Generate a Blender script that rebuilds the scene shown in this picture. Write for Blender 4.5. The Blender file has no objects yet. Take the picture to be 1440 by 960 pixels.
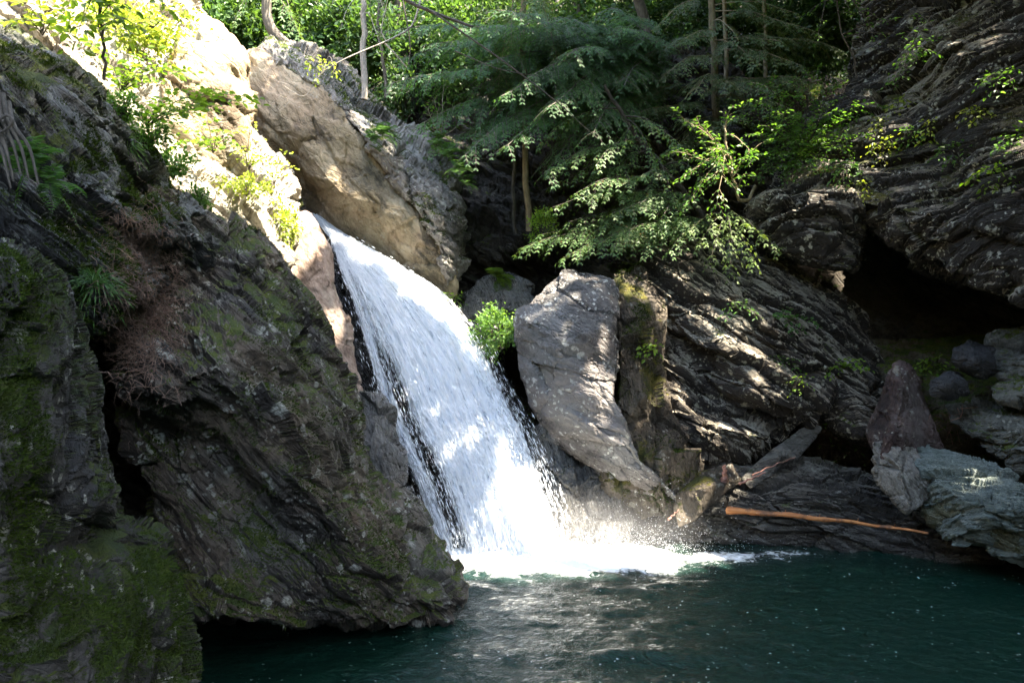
import bpy, bmesh, math, random
import numpy as np
from mathutils import Vector, Matrix
from mathutils.geometry import delaunay_2d_cdt
from mathutils.bvhtree import BVHTree

SC = bpy.context.scene
COL = SC.collection
R = math.radians

# ------------------------------------------------------------------ camera
FPX = 1130.0          # focal length in pixels of a 1440 px wide frame
CAM_H = 2.8           # metres above the pool
cam_data = bpy.data.cameras.new("camera")
cam_data.sensor_width = 36.0
cam_data.lens = 36.0 * FPX / 1440.0
cam_data.clip_start = 0.05
cam_data.clip_end = 2000.0
cam = bpy.data.objects.new("camera", cam_data)
cam.location = (0, 0, CAM_H)
cam.rotation_euler = (R(90), 0, 0)
COL.objects.link(cam)
SC.camera = cam

# ------------------------------------------------------------------ light
SUN_EL, SUN_AZ = 56.0, 112.0       # azimuth measured from +Y (into the gorge) towards +X
SUN_DIR = Vector((math.sin(R(SUN_AZ)) * math.cos(R(SUN_EL)),
                  math.cos(R(SUN_AZ)) * math.cos(R(SUN_EL)),
                  math.sin(R(SUN_EL))))
w = bpy.data.worlds.new("World")
SC.world = w
w.use_nodes = True
nt = w.node_tree
nt.nodes.clear()
sky = nt.nodes.new("ShaderNodeTexSky")
sky.sky_type = 'NISHITA'
sky.sun_disc = False
sky.sun_elevation = R(SUN_EL)
sky.sun_rotation = R(SUN_AZ)
sky.air_density = 1.0
sky.dust_density = 1.5
bg = nt.nodes.new("ShaderNodeBackground")
bg.inputs["Strength"].default_value = 0.15
out = nt.nodes.new("ShaderNodeOutputWorld")
nt.links.new(sky.outputs[0], bg.inputs[0])
nt.links.new(bg.outputs[0], out.inputs[0])

sd = bpy.data.lights.new("sun", 'SUN')
sd.energy = 3.4
sd.angle = R(0.6)
sd.color = (1.0, 0.95, 0.86)
sun = bpy.data.objects.new("sun", sd)
sun.rotation_euler = SUN_DIR.to_track_quat('Z', 'Y').to_euler()
sun.location = (8, -2, 16)
COL.objects.link(sun)

SC.view_settings.view_transform = 'Standard'
SC.view_settings.look = 'None'
SC.view_settings.gamma = 1.0
SC.view_settings.exposure = 3.65
SC.view_settings.use_curve_mapping = False
try:
    SC.view_settings.use_white_balance = True
    SC.view_settings.white_balance_temperature = 7350.0
    SC.view_settings.white_balance_tint = 10.0
except Exception:
    pass
SC.render.engine = 'CYCLES'
SC.cycles.use_denoising = True
try:
    SC.cycles.denoiser = 'OPENIMAGEDENOISE'
except Exception:
    pass
SC.cycles.max_bounces = 7
SC.cycles.diffuse_bounces = 4
SC.cycles.glossy_bounces = 3
SC.cycles.transmission_bounces = 5
SC.cycles.transparent_max_bounces = 12
SC.cycles.sample_clamp_indirect = 6.0
SC.cycles.caustics_reflective = False
SC.cycles.caustics_refractive = False

# ------------------------------------------------------------------ numpy noise
def _h(ix, iy, iz, seed):
    h = (ix.astype(np.int64) * 374761393 + iy.astype(np.int64) * 668265263
         + iz.astype(np.int64) * 2147483647 + seed * 974634777) & 0xffffffff
    h = ((h ^ (h >> 13)) * 1274126177) & 0xffffffff
    h = ((h ^ (h >> 16)) * 2246822519) & 0xffffffff
    return (h ^ (h >> 15)) & 0xffffffff

def rnd01(ix, iy, iz, seed):
    return _h(ix, iy, iz, seed).astype(np.float64) / 4294967295.0

def vnoise(p, seed=0):
    """smooth value noise in -1..1 for an (n,3) array"""
    i = np.floor(p).astype(np.int64)
    f = p - i
    u = f * f * f * (f * (f * 6 - 15) + 10)
    r = 0
    for dx in (0, 1):
        wx = u[:, 0] if dx else 1 - u[:, 0]
        for dy in (0, 1):
            wy = u[:, 1] if dy else 1 - u[:, 1]
            for dz in (0, 1):
                wz = u[:, 2] if dz else 1 - u[:, 2]
                r = r + wx * wy * wz * rnd01(i[:, 0] + dx, i[:, 1] + dy, i[:, 2] + dz, seed)
    return r * 2 - 1

def fbm(p, seed=0, octaves=4, gain=0.5, lac=2.03):
    a, s, t = 1.0, 0.0, 0.0
    for k in range(octaves):
        s = s + a * vnoise(p, seed + k * 17)
        t += a
        a *= gain
        p = p * lac + 3.7
    return s / t

def cells(p, seed=0):
    """nearest cell: F1, F2, three random numbers of the cell, offset from its point"""
    i = np.floor(p).astype(np.int64)
    n = len(p)
    f1 = np.full(n, 9e9); f2 = np.full(n, 9e9)
    cid = np.zeros((n, 3)); off = np.zeros((n, 3))
    for dx in (-1, 0, 1):
        for dy in (-1, 0, 1):
            for dz in (-1, 0, 1):
                c = i + np.array([dx, dy, dz])
                q = np.stack([rnd01(c[:, 0], c[:, 1], c[:, 2], seed + k) for k in (1, 2, 3)], 1)
                d = p - (c + q)
                dd = np.sqrt((d * d).sum(1))
                m = dd < f1
                f2 = np.where(m, f1, np.minimum(f2, dd))
                f1 = np.where(m, dd, f1)
                cid[m] = q[m]
                off[m] = d[m]
    return f1, f2, cid, off

def smooth(a, b, x):
    t = np.clip((x - a) / (b - a), 0, 1)
    return t * t * (3 - 2 * t)

# ------------------------------------------------------------------ pixels and points
def P(px, py, d):
    """the point seen at photo pixel (px, py) at d metres in front of the lens"""
    return Vector(((px - 720.0) / FPX * d, d, CAM_H - (py - 480.0) / FPX * d))

def on_water(px, py, z=0.0):
    d = (CAM_H - z) * FPX / (py - 480.0)
    return Vector(((px - 720.0) / FPX * d, d, z))

# ------------------------------------------------------------------ objects and tags
def tag(o, label=None, cat=None, group=None, kind=None):
    if label: o["label"] = label
    if cat: o["category"] = cat
    if group: o["group"] = group
    if kind: o["kind"] = kind
    return o

def empty(name, loc, label=None, cat=None, group=None):
    o = bpy.data.objects.new(name, None)
    o.location = loc
    o.empty_display_size = 0.2
    COL.objects.link(o)
    return tag(o, label, cat, group)

def link_mesh(name, me, mat, parent=None, loc=None):
    o = bpy.data.objects.new(name, me)
    if mat is not None and not me.materials:
        me.materials.append(mat)
    COL.objects.link(o)
    if parent is not None:
        o.parent = parent
    if loc is not None:
        o.location = loc
    return o

def np_mesh(name, V, F, smooth_shade=True):
    """mesh from an (n,3) array and an (m,3) or (m,4) index array"""
    V = np.asarray(V, dtype=np.float32); F = np.asarray(F, dtype=np.int32)
    me = bpy.data.meshes.new(name)
    k = F.shape[1]
    me.vertices.add(len(V)); me.vertices.foreach_set("co", V.ravel())
    me.loops.add(F.size); me.loops.foreach_set("vertex_index", F.ravel())
    me.polygons.add(len(F))
    me.polygons.foreach_set("loop_start", np.arange(0, F.size, k, dtype=np.int32))
    me.polygons.foreach_set("loop_total", np.full(len(F), k, dtype=np.int32))
    me.polygons.foreach_set("use_smooth", np.full(len(F), smooth_shade, dtype=bool))
    me.update(calc_edges=True)
    me.validate()
    return me

# ------------------------------------------------------------------ node helper
class NT:
    def __init__(s, name):
        s.m = bpy.data.materials.new(name)
        s.m.use_nodes = True
        s.t = s.m.node_tree
        s.t.nodes.clear()
        s.out = s.t.nodes.new("ShaderNodeOutputMaterial")
    def n(s, typ, **kw):
        nd = s.t.nodes.new("ShaderNode" + typ)
        for k, v in kw.items(): setattr(nd, k, v)
        return nd
    def put(s, sock, v):
        if hasattr(v, "is_output") or isinstance(v, bpy.types.NodeSocket):
            s.t.links.new(v, sock)
        elif v is not None:
            if isinstance(v, (tuple, list)) and sock.type == 'RGBA' and len(v) == 3:
                v = (*v, 1)
            sock.default_value = v
    def math(s, op, a, b=None, clamp=False):
        nd = s.n("Math", operation=op, use_clamp=clamp)
        s.put(nd.inputs[0], a)
        if b is not None: s.put(nd.inputs[1], b)
        return nd.outputs[0]
    def vmath(s, op, a, b=None, scale=None):
        nd = s.n("VectorMath", operation=op)
        s.put(nd.inputs[0], a)
        if b is not None: s.put(nd.inputs[1], b)
        if scale is not None: s.put(nd.inputs["Scale"], scale)
        return nd.outputs["Value"] if op in ("DOT_PRODUCT", "LENGTH", "DISTANCE") else nd.outputs[0]
    def noise(s, vec, scale, detail=4, rough=0.55, dist=0.0, col=False):
        nd = s.n("TexNoise")
        s.put(nd.inputs["Vector"], vec); s.put(nd.inputs["Scale"], scale)
        s.put(nd.inputs["Detail"], detail); s.put(nd.inputs["Roughness"], rough); s.put(nd.inputs["Distortion"], dist)
        return nd.outputs["Color"] if col else nd.outputs["Fac"]
    def voro(s, vec, scale, feature='F1', out="Distance", rnd=1.0):
        nd = s.n("TexVoronoi", feature=feature)
        s.put(nd.inputs["Vector"], vec); s.put(nd.inputs["Scale"], scale); s.put(nd.inputs["Randomness"], rnd)
        return nd.outputs[out]
    def ramp(s, fac, stops, interp='LINEAR'):
        nd = s.n("ValToRGB")
        cr = nd.color_ramp
        cr.interpolation = interp
        while len(cr.elements) < len(stops): cr.elements.new(0.5)
        for e, (p, c) in zip(cr.elements, stops):
            e.position = p
            e.color = (*c, 1) if isinstance(c, tuple) else (c, c, c, 1)
        s.put(nd.inputs[0], fac)
        return nd.outputs[0]
    def maprange(s, v, a, b, c=0.0, d=1.0):
        nd = s.n("MapRange")
        nd.interpolation_type = 'SMOOTHSTEP'
        for k, x in enumerate((v, a, b, c, d)): s.put(nd.inputs[k], x)
        return nd.outputs[0]
    def mix(s, fac, a, b, blend='MIX'):
        nd = s.n("MixRGB", blend_type=blend)
        s.put(nd.inputs[0], fac); s.put(nd.inputs[1], a); s.put(nd.inputs[2], b)
        return nd.outputs[0]
    def bump(s, h, strength=0.5, dist=0.05, normal=None):
        nd = s.n("Bump")
        s.put(nd.inputs["Height"], h); s.put(nd.inputs["Strength"], strength); s.put(nd.inputs["Distance"], dist)
        if normal is not None: s.put(nd.inputs["Normal"], normal)
        return nd.outputs[0]

# ------------------------------------------------------------------ materials: rock
def frame_of(dip_deg, toward=-0.25):
    """foliation frame whose layers run down to the right of the picture by dip_deg"""
    u = Vector((math.cos(R(dip_deg)), 0.0, -math.sin(R(dip_deg))))
    v = Vector((0.15, 0.95, toward)).normalized()
    v = (v - u * v.dot(u)).normalized()
    n = u.cross(v).normalized()
    if n.z < 0: n = -n
    return u, v, n

def rock_mat(name, fr, dark=(0.028, 0.025, 0.022), mid=(0.10, 0.09, 0.078), light=(0.26, 0.245, 0.215),
             tint=None, tint_amt=0.0, moss=0.3, moss_col=(0.045, 0.075, 0.012), moss_up=0.6, lichen=0.3, wet=0.0,
             stretch=6.0, scale=1.0, bump=1.0, lich_col=(0.42, 0.42, 0.36), patch=0.5, top=0.0):
    t = NT(name)
    geo = t.n("NewGeometry")
    pos = geo.outputs["Position"]
    wob = t.vmath('SUBTRACT', t.noise(pos, 0.9, 3, 0.5, col=True), (0.5, 0.5, 0.5))
    wp = t.vmath('ADD', pos, t.vmath('SCALE', wob, scale=0.20))
    u, v, n = fr
    cx = t.n("CombineXYZ")
    t.put(cx.inputs[0], t.vmath('DOT_PRODUCT', wp, tuple(u)))
    t.put(cx.inputs[1], t.vmath('DOT_PRODUCT', wp, tuple(v)))
    t.put(cx.inputs[2], t.math('MULTIPLY', t.vmath('DOT_PRODUCT', wp, tuple(n)), stretch))
    fol = cx.outputs[0]
    n1 = t.noise(fol, 2.2 * scale, 8, 0.65)
    n2 = t.noise(fol, 9.0 * scale, 8, 0.7)
    n3 = t.noise(pos, 30.0, 6, 0.7)
    big = t.noise(pos, 0.8, 4, 0.55)
    tone = t.math('ADD', t.math('MULTIPLY', n1, 0.42), t.math('ADD', t.math('MULTIPLY', n2, 0.36), t.math('MULTIPLY', n3, 0.22)))
    tone = t.math('ADD', tone, t.math('MULTIPLY', t.math('SUBTRACT', big, 0.5), patch))
    if top:     # paints the upper faces of the beds paler, as if lit from above
        tone = t.math('ADD', tone, t.math('MULTIPLY', t.math('SUBTRACT', t.vmath('DOT_PRODUCT', geo.outputs['Normal'], tuple(n)), 0.45), top))
    base = t.ramp(tone, [(0.37, dark), (0.47, mid), (0.55, tuple(0.5 * (a + b) for a, b in zip(mid, light))), (0.66, light)])
    if tint is not None:
        tm = t.math('MULTIPLY', t.maprange(t.noise(pos, 1.1, 5, 0.6), 0.38, 0.62), tint_amt)
        base = t.mix(tm, base, t.mix(1.0, t.ramp(tone, [(0.38, 0.4), (0.64, 1.5)]), tint, 'MULTIPLY'))
    # lichen: crusty pale spots of two sizes inside loose colonies
    col_mask = t.maprange(t.noise(pos, 2.3, 4, 0.6), 0.58 - 0.27 * lichen, 0.66 - 0.20 * lichen)
    jp = t.vmath('ADD', pos, t.vmath('SCALE', t.vmath('SUBTRACT', t.noise(pos, 14, 3, 0.6, col=True), (0.5, 0.5, 0.5)), scale=0.09))
    s1 = t.maprange(t.voro(jp, 5.5), 0.36, 0.27)
    s2 = t.maprange(t.voro(jp, 15.0), 0.33, 0.22)
    sp = t.math('MAXIMUM', t.math('MULTIPLY', s1, t.maprange(t.noise(pos, 5.0, 3), 0.5, 0.6)), t.math('MULTIPLY', s2, t.maprange(t.noise(pos, 3.0, 3), 0.46, 0.56)))
    lm = t.math('MULTIPLY', t.math('MULTIPLY', sp, col_mask), min(1.0, lichen * 1.6), clamp=True)
    lm = t.math('MULTIPLY', lm, t.ramp(n3, [(0.3, 0.35), (0.6, 1.0)]))
    base = t.mix(lm, base, lich_col)
    # moss: likes surfaces that look up, grows in ragged patches
    sep = t.n("SeparateXYZ")
    t.put(sep.inputs[0], geo.outputs["Normal"])
    upness = t.math('MULTIPLY', sep.outputs[2], moss_up * 0.35)
    mn = t.noise(pos, 1.6, 7, 0.68)
    mf = t.math('ADD', mn, upness)
    th = 0.86 - 0.50 * moss
    mm = t.maprange(mf, th, th + 0.07)
    if moss <= 0: mm = 0.0
    fuzz = t.noise(pos, 60, 5, 0.75)
    mcol = t.mix(t.maprange(t.noise(pos, 6, 4, 0.6), 0.35, 0.65), moss_col, tuple(min(1, c * k) for c, k in zip(moss_col, (2.3, 1.7, 1.2))))
    mcol = t.mix(1.0, mcol, t.ramp(fuzz, [(0.3, 0.35), (0.7, 1.5)]), 'MULTIPLY')
    colr = t.mix(mm, base, mcol)
    # height for the bump: leaf-thin layers, fractures and grain
    crk = t.maprange(t.voro(fol, 2.6 * scale, 'DISTANCE_TO_EDGE'), 0.0, 0.05)
    crk2 = t.maprange(t.voro(fol, 7.0 * scale, 'DISTANCE_TO_EDGE'), 0.0, 0.08)
    hgt = t.math('ADD', t.math('MULTIPLY', n1, 0.40), t.math('MULTIPLY', n2, 0.65))
    hgt = t.math('ADD', hgt, t.math('MULTIPLY', n3, 0.45))
    hgt = t.math('ADD', hgt, t.math('ADD', t.math('MULTIPLY', crk, 0.22), t.math('MULTIPLY', crk2, 0.12)))
    hgt = t.math('ADD', hgt, t.math('MULTIPLY', mm, t.math('ADD', 0.25, t.math('MULTIPLY', fuzz, 0.75))) if moss > 0 else 0.0)
    nb = t.bump(hgt, min(1.0, 0.9 * bump), 0.062 * bump)
    bs = t.n("BsdfPrincipled")
    t.put(bs.inputs["Base Color"], colr)
    rough = t.ramp(n2, [(0.3, max(0.12, 0.62 - 0.5 * wet)), (0.7, max(0.25, 0.92 - 0.55 * wet))])
    if moss > 0: rough = t.mix(mm, rough, (0.95, 0.95, 0.95))
    t.put(bs.inputs["Roughness"], rough)
    t.put(bs.inputs["Specular IOR Level"], 0.35 + 0.4 * wet)
    t.put(bs.inputs["Normal"], nb)
    t.t.links.new(bs.outputs[0], t.out.inputs[0])
    return t.m

# ------------------------------------------------------------------ rock builder
def split_long(V, F, tags, tpx, tw, bpx, bw, rounds=12):
    """split triangle edges until they are short on the sheet seen (tags 0) and shorter than coarse limits elsewhere"""
    for _ in range(rounds):
        E = np.concatenate([F[:, [0, 1]], F[:, [1, 2]], F[:, [2, 0]]])
        Es = np.sort(E, 1)
        key = Es[:, 0] * (len(V) + 1) + Es[:, 1]
        uk, inv = np.unique(key, return_inverse=True)
        ua = uk // (len(V) + 1); ub = uk % (len(V) + 1)
        a, b = V[ua], V[ub]
        wl = np.linalg.norm(a - b, axis=1)
        def pr(q):
            y = np.maximum(q[:, 1], 0.5)
            return np.stack([q[:, 0] / y, (q[:, 2] - CAM_H) / y], 1) * FPX
        pl = np.linalg.norm(pr(a) - pr(b), axis=1)
        back = (tags[ua] > 0) | (tags[ub] > 0)
        both = (tags[ua] > 0) & (tags[ub] > 0)
        tp = np.where(both, bpx, tpx); tl = np.where(back, bw, tw)
        m = (pl > tp) & (wl > 0.008) | (wl > tl)
        # never refine what lies far outside the picture
        c = pr((a + b) / 2)
        off = (np.abs(c[:, 0]) > 800) | (np.abs(c[:, 1]) > 560)
        m = np.where(off, wl > 0.35, m)
        if not m.any(): break
        mid = np.full(len(uk), -1, dtype=np.int64)
        k = np.nonzero(m)[0]
        mid[k] = len(V) + np.arange(len(k))
        V = np.concatenate([V, (a[k] + b[k]) / 2])
        tags = np.concatenate([tags, np.minimum(tags[ua[k]], tags[ub[k]])])
        nF = len(F)
        e0, e1, e2 = mid[inv[:nF]], mid[inv[nF:2 * nF]], mid[inv[2 * nF:]]
        outF = []
        s = (e0 >= 0).astype(int) + 2 * (e1 >= 0) + 4 * (e2 >= 0)
        A, B, C = F[:, 0], F[:, 1], F[:, 2]
        def add(msk, *tris):
            for t3 in tris:
                outF.append(np.stack([x[msk] for x in t3], 1))
        add(s == 0, (A, B, C))
        add(s == 1, (A, e0, C), (e0, B, C))
        add(s == 2, (A, B, e1), (A, e1, C))
        add(s == 4, (A, B, e2), (e2, B, C))
        add(s == 3, (e0, B, e1), (A, e0, e1), (A, e1, C))
        add(s == 6, (e1, C, e2), (A, B, e1), (A, e1, e2))
        add(s == 5, (A, e0, e2), (e0, B, C), (e0, C, e2))
        add(s == 7, (A, e0, e2), (e0, B, e1), (e1, C, e2), (e0, e1, e2))
        F = np.concatenate(outF)
    return V, F, tags

def vnormals(V, F):
    fn = np.cross(V[F[:, 1]] - V[F[:, 0]], V[F[:, 2]] - V[F[:, 0]])
    N = np.zeros_like(V)
    for k in range(3): np.add.at(N, F[:, k], fn)
    return N / np.maximum(np.linalg.norm(N, axis=1, keepdims=True), 1e-12)

def relax(V, F, it):
    n = len(V)
    E = np.concatenate([F[:, [0, 1]], F[:, [1, 2]], F[:, [2, 0]]])
    for _ in range(it):
        S = np.zeros_like(V); c = np.zeros(n)
        for a, b in ((0, 1), (1, 0)):
            for j in range(3):
                S[:, j] += np.bincount(E[:, a], weights=V[E[:, b], j], minlength=n)
            c += np.bincount(E[:, a], minlength=n)
        V = V * 0.5 + 0.5 * S / np.maximum(c, 1)[:, None]
    return V

def fol_coords(V, fr, stretch):
    u, v, n = (np.array(a) for a in fr)
    return np.stack([V @ u, V @ v, (V @ n) * stretch], 1)

def rock_displace(V, F, fr, big=0.16, blk=0.12, lay=0.06, fine=0.02, seed=0, stretch=4.0, freq=1.0, step=0.0):
    N = vnormals(V, F)
    wv = np.stack([fbm(V * 0.9, seed + s, 3) for s in (5, 6, 7)], 1)
    Wp = V + 0.12 * wv
    Q = fol_coords(Wp, fr, stretch)
    d = big * fbm(V * 0.75 * freq, seed + 11, 3)
    for (sc, amp, sd) in ((0.9 * freq, blk, 21), (2.3 * freq, blk * 0.45, 31), (6.0 * freq, blk * 0.16, 41)):
        f1, f2, cid, off = cells(Q * sc, seed + sd)
        g = (cid - 0.5) * 2
        d += amp * ((cid[:, 0] - 0.5) * 1.5 + (off * g[:, [1, 2, 0]]).sum(1) * 0.9)
        crack = np.exp(-(f2 - f1) / 0.05) * (cid[:, 1] > 0.35)
        d -= amp * 0.7 * crack
    # thin ragged layers
    L = fol_coords(Wp, fr, 1.0)
    lz = L[:, 2] * 9.0 * freq + 0.6 * fbm(V * 1.7, seed + 51, 3)
    row = np.floor(lz); fr_ = lz - row
    Lr = np.stack([L[:, 0] * 1.3 * freq, L[:, 1] * 1.3 * freq, row * 7.77], 1)
    lay0 = vnoise(Lr, seed + 61)
    Lr2 = Lr.copy(); Lr2[:, 2] = (row + 1) * 7.77
    lay1 = vnoise(Lr2, seed + 61)
    k = smooth(0.8, 1.0, fr_)
    d += lay * (lay0 * (1 - k) + lay1 * k)
    if step:      # broad ledges: each bed juts out and is undercut
        bz = L[:, 2] * 2.6 * freq + 0.4 * fbm(V * 0.9, seed + 81, 3)
        row = np.floor(bz); fz = bz - row
        B0 = np.stack([L[:, 0] * 0.55, L[:, 1] * 0.55, row * 5.31], 1); B1 = B0.copy(); B1[:, 2] = (row - 1) * 5.31
        h0 = 0.5 + 0.5 * vnoise(B0, seed + 91); h1 = 0.5 + 0.5 * vnoise(B1, seed + 91)
        k0 = smooth(0.0, 0.10, fz)
        d += step * ((h0 * k0 + h1 * (1 - k0)) - 0.5 - 0.55 * np.exp(-(fz / 0.07) ** 2) * (h0 > 0.4) + 0.25 * (1 - fz))
    d += fine * fbm(Q * np.array([5, 5, 5]) * freq, seed + 71, 4, 0.6)
    return V + N * d[:, None]

ROCK_TRIS = []      # (V, F) of everything solid, for later ray queries

def rock(name, outline, inner=(), lines=(), back=1.5, fr=None, mat=None, label=None, cat="rock", tpx=3.4, round_it=1,
         kind=None, group=None, push=None, shrink=0.88, flat=True, **disp):
    pts = list(outline)
    n0 = len(pts)
    pts += list(inner)
    edges = [(i, (i + 1) % n0) for i in range(n0)]
    for ln in lines:
        prev = None
        for q in ln:
            if isinstance(q, int): k = q
            else:
                k = len(pts); pts.append(q)
            if prev is not None: edges.append((prev, k))
            prev = k
    res = delaunay_2d_cdt([Vector((p[0], p[1])) for p in pts], edges, [], 1, 1e-4)
    v2, tri, orig = res[0], res[2], res[3]
    V = []
    for k, q in enumerate(v2):
        o = orig[k]
        if o:
            d = pts[o[0]][2]
        else:        # an intersection point: nearest given depth
            d = min(pts, key=lambda p: (p[0] - q.x) ** 2 + (p[1] - q.y) ** 2)[2]
        V.append(P(q.x, q.y, d))
    V = np.array([list(x) for x in V])
    F = np.array([list(t) for t in tri if len(t) == 3], dtype=np.int64)
    nv = len(V)
    # orientation: faces look at the camera
    fn = np.cross(V[F[:, 1]] - V[F[:, 0]], V[F[:, 2]] - V[F[:, 0]])
    cc = V[F].mean(1) - np.array([0, 0, CAM_H])
    flip = (fn * cc).sum(1) > 0
    F[flip] = F[flip][:, ::-1]
    # back shell
    cen = V.mean(0)
    if push is None:        # the body runs back behind its visible face
        ray = V - np.array([0, 0, CAM_H]); ray /= np.linalg.norm(ray, axis=1, keepdims=True)
        pv = ray * back
        yc = cen[1] + back
    else:
        pv = np.array(Vector(push).normalized()) * back
        yc = cen[1] + pv[1]
    Bk = (V - cen) * shrink + cen + pv
    Bk[:, 1] = Bk[:, 1] * 0.7 + 0.3 * yc
    Bk[:, 1] = np.maximum(Bk[:, 1], V[:, 1] + 0.35 * back) if push is None or push[1] > 0.6 else Bk[:, 1]
    E = {}
    for f in F:
        for a, b in ((f[0], f[1]), (f[1], f[2]), (f[2], f[0])):
            E[(a, b)] = 1
    side = []
    for (a, b) in E:
        if (b, a) not in E:
            side.append((b, a, a + nv)); side.append((b, a + nv, b + nv))
    allF = np.concatenate([F, F[:, ::-1] + nv, np.array(side, dtype=np.int64)])
    allV = np.concatenate([V, Bk])
    tags = np.concatenate([np.zeros(nv), np.ones(nv)])
    xs_ = [p[0] for p in outline]; ys_ = [p[1] for p in outline]
    c0 = min(60.0, max(9.0, min(max(xs_) - min(xs_), max(ys_) - min(ys_)) / 8.0))
    allV, allF, tags = split_long(allV, allF, tags, c0, c0 / 100.0, 2 * c0, c0 / 50.0)
    if round_it: allV = relax(allV, allF, round_it)
    allV, allF, tags = split_long(allV, allF, tags, tpx, 0.13, 12, 0.17)
    fr = fr or frame_of(38)
    allV = rock_displace(allV, allF, fr, **disp)
    base = allV[allV[:, 1] < np.inf].mean(0); base[2] = allV[:, 2].min()
    me = np_mesh(name, allV - base, allF, smooth_shade=not flat)
    o = link_mesh(name, me, mat, loc=tuple(base))
    ROCK_TRIS.append((name, allV, allF))
    tag(o, label, cat if kind is None else None, group, kind)
    return o
# ================================================================== ROCKS
FR_R = frame_of(36, -0.35)       # layers of the right wall
FR_L = frame_of(44, -0.35)       # layers of the left bank
FR_H = frame_of(14, -0.3)

M_left = rock_mat("mossy_left_rock", FR_L, moss=0.55, moss_up=0.5, wet=0.5, top=0.15, lichen=0.45, dark=(0.016, 0.016, 0.015), mid=(0.045, 0.046, 0.043), light=(0.14, 0.145, 0.14))
M_fore = rock_mat("foreground_mossy_rock", frame_of(60), moss=0.62, moss_up=0.6, lichen=0.75, moss_col=(0.030, 0.054, 0.009),
                  dark=(0.016, 0.015, 0.014), mid=(0.04, 0.037, 0.034), light=(0.12, 0.115, 0.105), wet=0.2)
M_out = rock_mat("outcrop_rock", FR_L, moss=0.38, moss_up=0.9, lichen=0.7, wet=0.3, dark=(0.016, 0.013, 0.011), mid=(0.040, 0.035, 0.029), light=(0.15, 0.14, 0.122),
                 tint=(0.12, 0.085, 0.055), tint_amt=0.7, patch=0.8, top=0.12)
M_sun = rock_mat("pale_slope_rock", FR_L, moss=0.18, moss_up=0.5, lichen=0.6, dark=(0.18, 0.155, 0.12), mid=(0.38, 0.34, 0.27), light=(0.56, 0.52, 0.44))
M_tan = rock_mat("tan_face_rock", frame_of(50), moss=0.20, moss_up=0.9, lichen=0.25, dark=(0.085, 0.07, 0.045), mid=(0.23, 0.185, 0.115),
                 light=(0.36, 0.31, 0.215), tint=(0.26, 0.17, 0.11), tint_amt=0.5, stretch=2.2, bump=0.8, moss_col=(0.09, 0.09, 0.03), patch=0.9)
M_greytop = rock_mat("grey_cap_rock", frame_of(50), moss=0.36, moss_up=0.9, lichen=0.7, dark=(0.06, 0.055, 0.05), mid=(0.18, 0.165, 0.15),
                     light=(0.36, 0.34, 0.31), stretch=4)
M_pink = rock_mat("pinkish_rock", frame_of(60), moss=0.0, lichen=0.2, dark=(0.12, 0.08, 0.06), mid=(0.27, 0.20, 0.16), light=(0.42, 0.36, 0.30), stretch=3, bump=0.6)
M_wet = rock_mat("wet_dark_rock", frame_of(62), moss=0.0, lichen=0.1, dark=(0.012, 0.011, 0.012), mid=(0.035, 0.032, 0.034), light=(0.09, 0.085, 0.085), wet=0.9)
M_wetgrey = rock_mat("wet_grey_rock", frame_of(70), moss=0.22, lichen=0.1, dark=(0.02, 0.02, 0.02), mid=(0.07, 0.068, 0.062), light=(0.17, 0.165, 0.155), wet=0.9)
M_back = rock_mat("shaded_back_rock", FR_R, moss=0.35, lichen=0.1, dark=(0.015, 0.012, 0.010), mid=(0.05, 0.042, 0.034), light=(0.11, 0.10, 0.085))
M_bould = rock_mat("grey_boulder_rock", frame_of(30), moss=0.12, moss_up=0.5, lichen=0.9, dark=(0.035, 0.033, 0.033), mid=(0.10, 0.096, 0.093),
                   light=(0.22, 0.213, 0.205), stretch=2.4, bump=0.9, lich_col=(0.50, 0.50, 0.46), tint=(0.16, 0.115, 0.10), tint_amt=0.25, patch=0.8)
M_brown = rock_mat("brown_mossy_rock", frame_of(75), moss=0.62, moss_up=0.3, lichen=0.35, dark=(0.03, 0.022, 0.015), mid=(0.06, 0.047, 0.034),
                   light=(0.15, 0.125, 0.095), moss_col=(0.05, 0.06, 0.015), stretch=3)
M_wall = rock_mat("layered_wall_rock", FR_R, moss=0.26, moss_up=0.5, lichen=0.9, dark=(0.026, 0.021, 0.017), mid=(0.125, 0.105, 0.08),
                  light=(0.40, 0.36, 0.29), stretch=4.5, scale=0.8, bump=1.0, lich_col=(0.38, 0.36, 0.28), patch=0.8, top=0.22)
M_over = rock_mat("overhang_rock", frame_of(16, -0.5), moss=0.40, moss_up=0.6, lichen=0.85, dark=(0.018, 0.015, 0.012), mid=(0.13, 0.11, 0.088),
                  light=(0.38, 0.35, 0.28), stretch=3.5, scale=0.7, bump=1.0, moss_col=(0.04, 0.05, 0.012), patch=0.7, top=0.18)
M_darkb = rock_mat("dark_boulder_rock", frame_of(20), moss=0.0, lichen=0.15, dark=(0.010, 0.010, 0.010), mid=(0.020, 0.020, 0.021), light=(0.06, 0.06, 0.062), stretch=2, wet=0.15)
M_right = rock_mat("dim_green_rock", frame_of(20), moss=0.42, moss_up=0.5, lichen=0.4, dark=(0.03, 0.03, 0.026), mid=(0.08, 0.08, 0.068), light=(0.19, 0.19, 0.165), stretch=4)
M_red = rock_mat("reddish_rock", frame_of(70), moss=0.0, lichen=0.35, dark=(0.014, 0.009, 0.008), mid=(0.040, 0.026, 0.022), light=(0.15, 0.125, 0.115), stretch=2, bump=0.9, tint=(0.14, 0.06, 0.05), tint_amt=0.3, patch=0.9)
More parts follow.
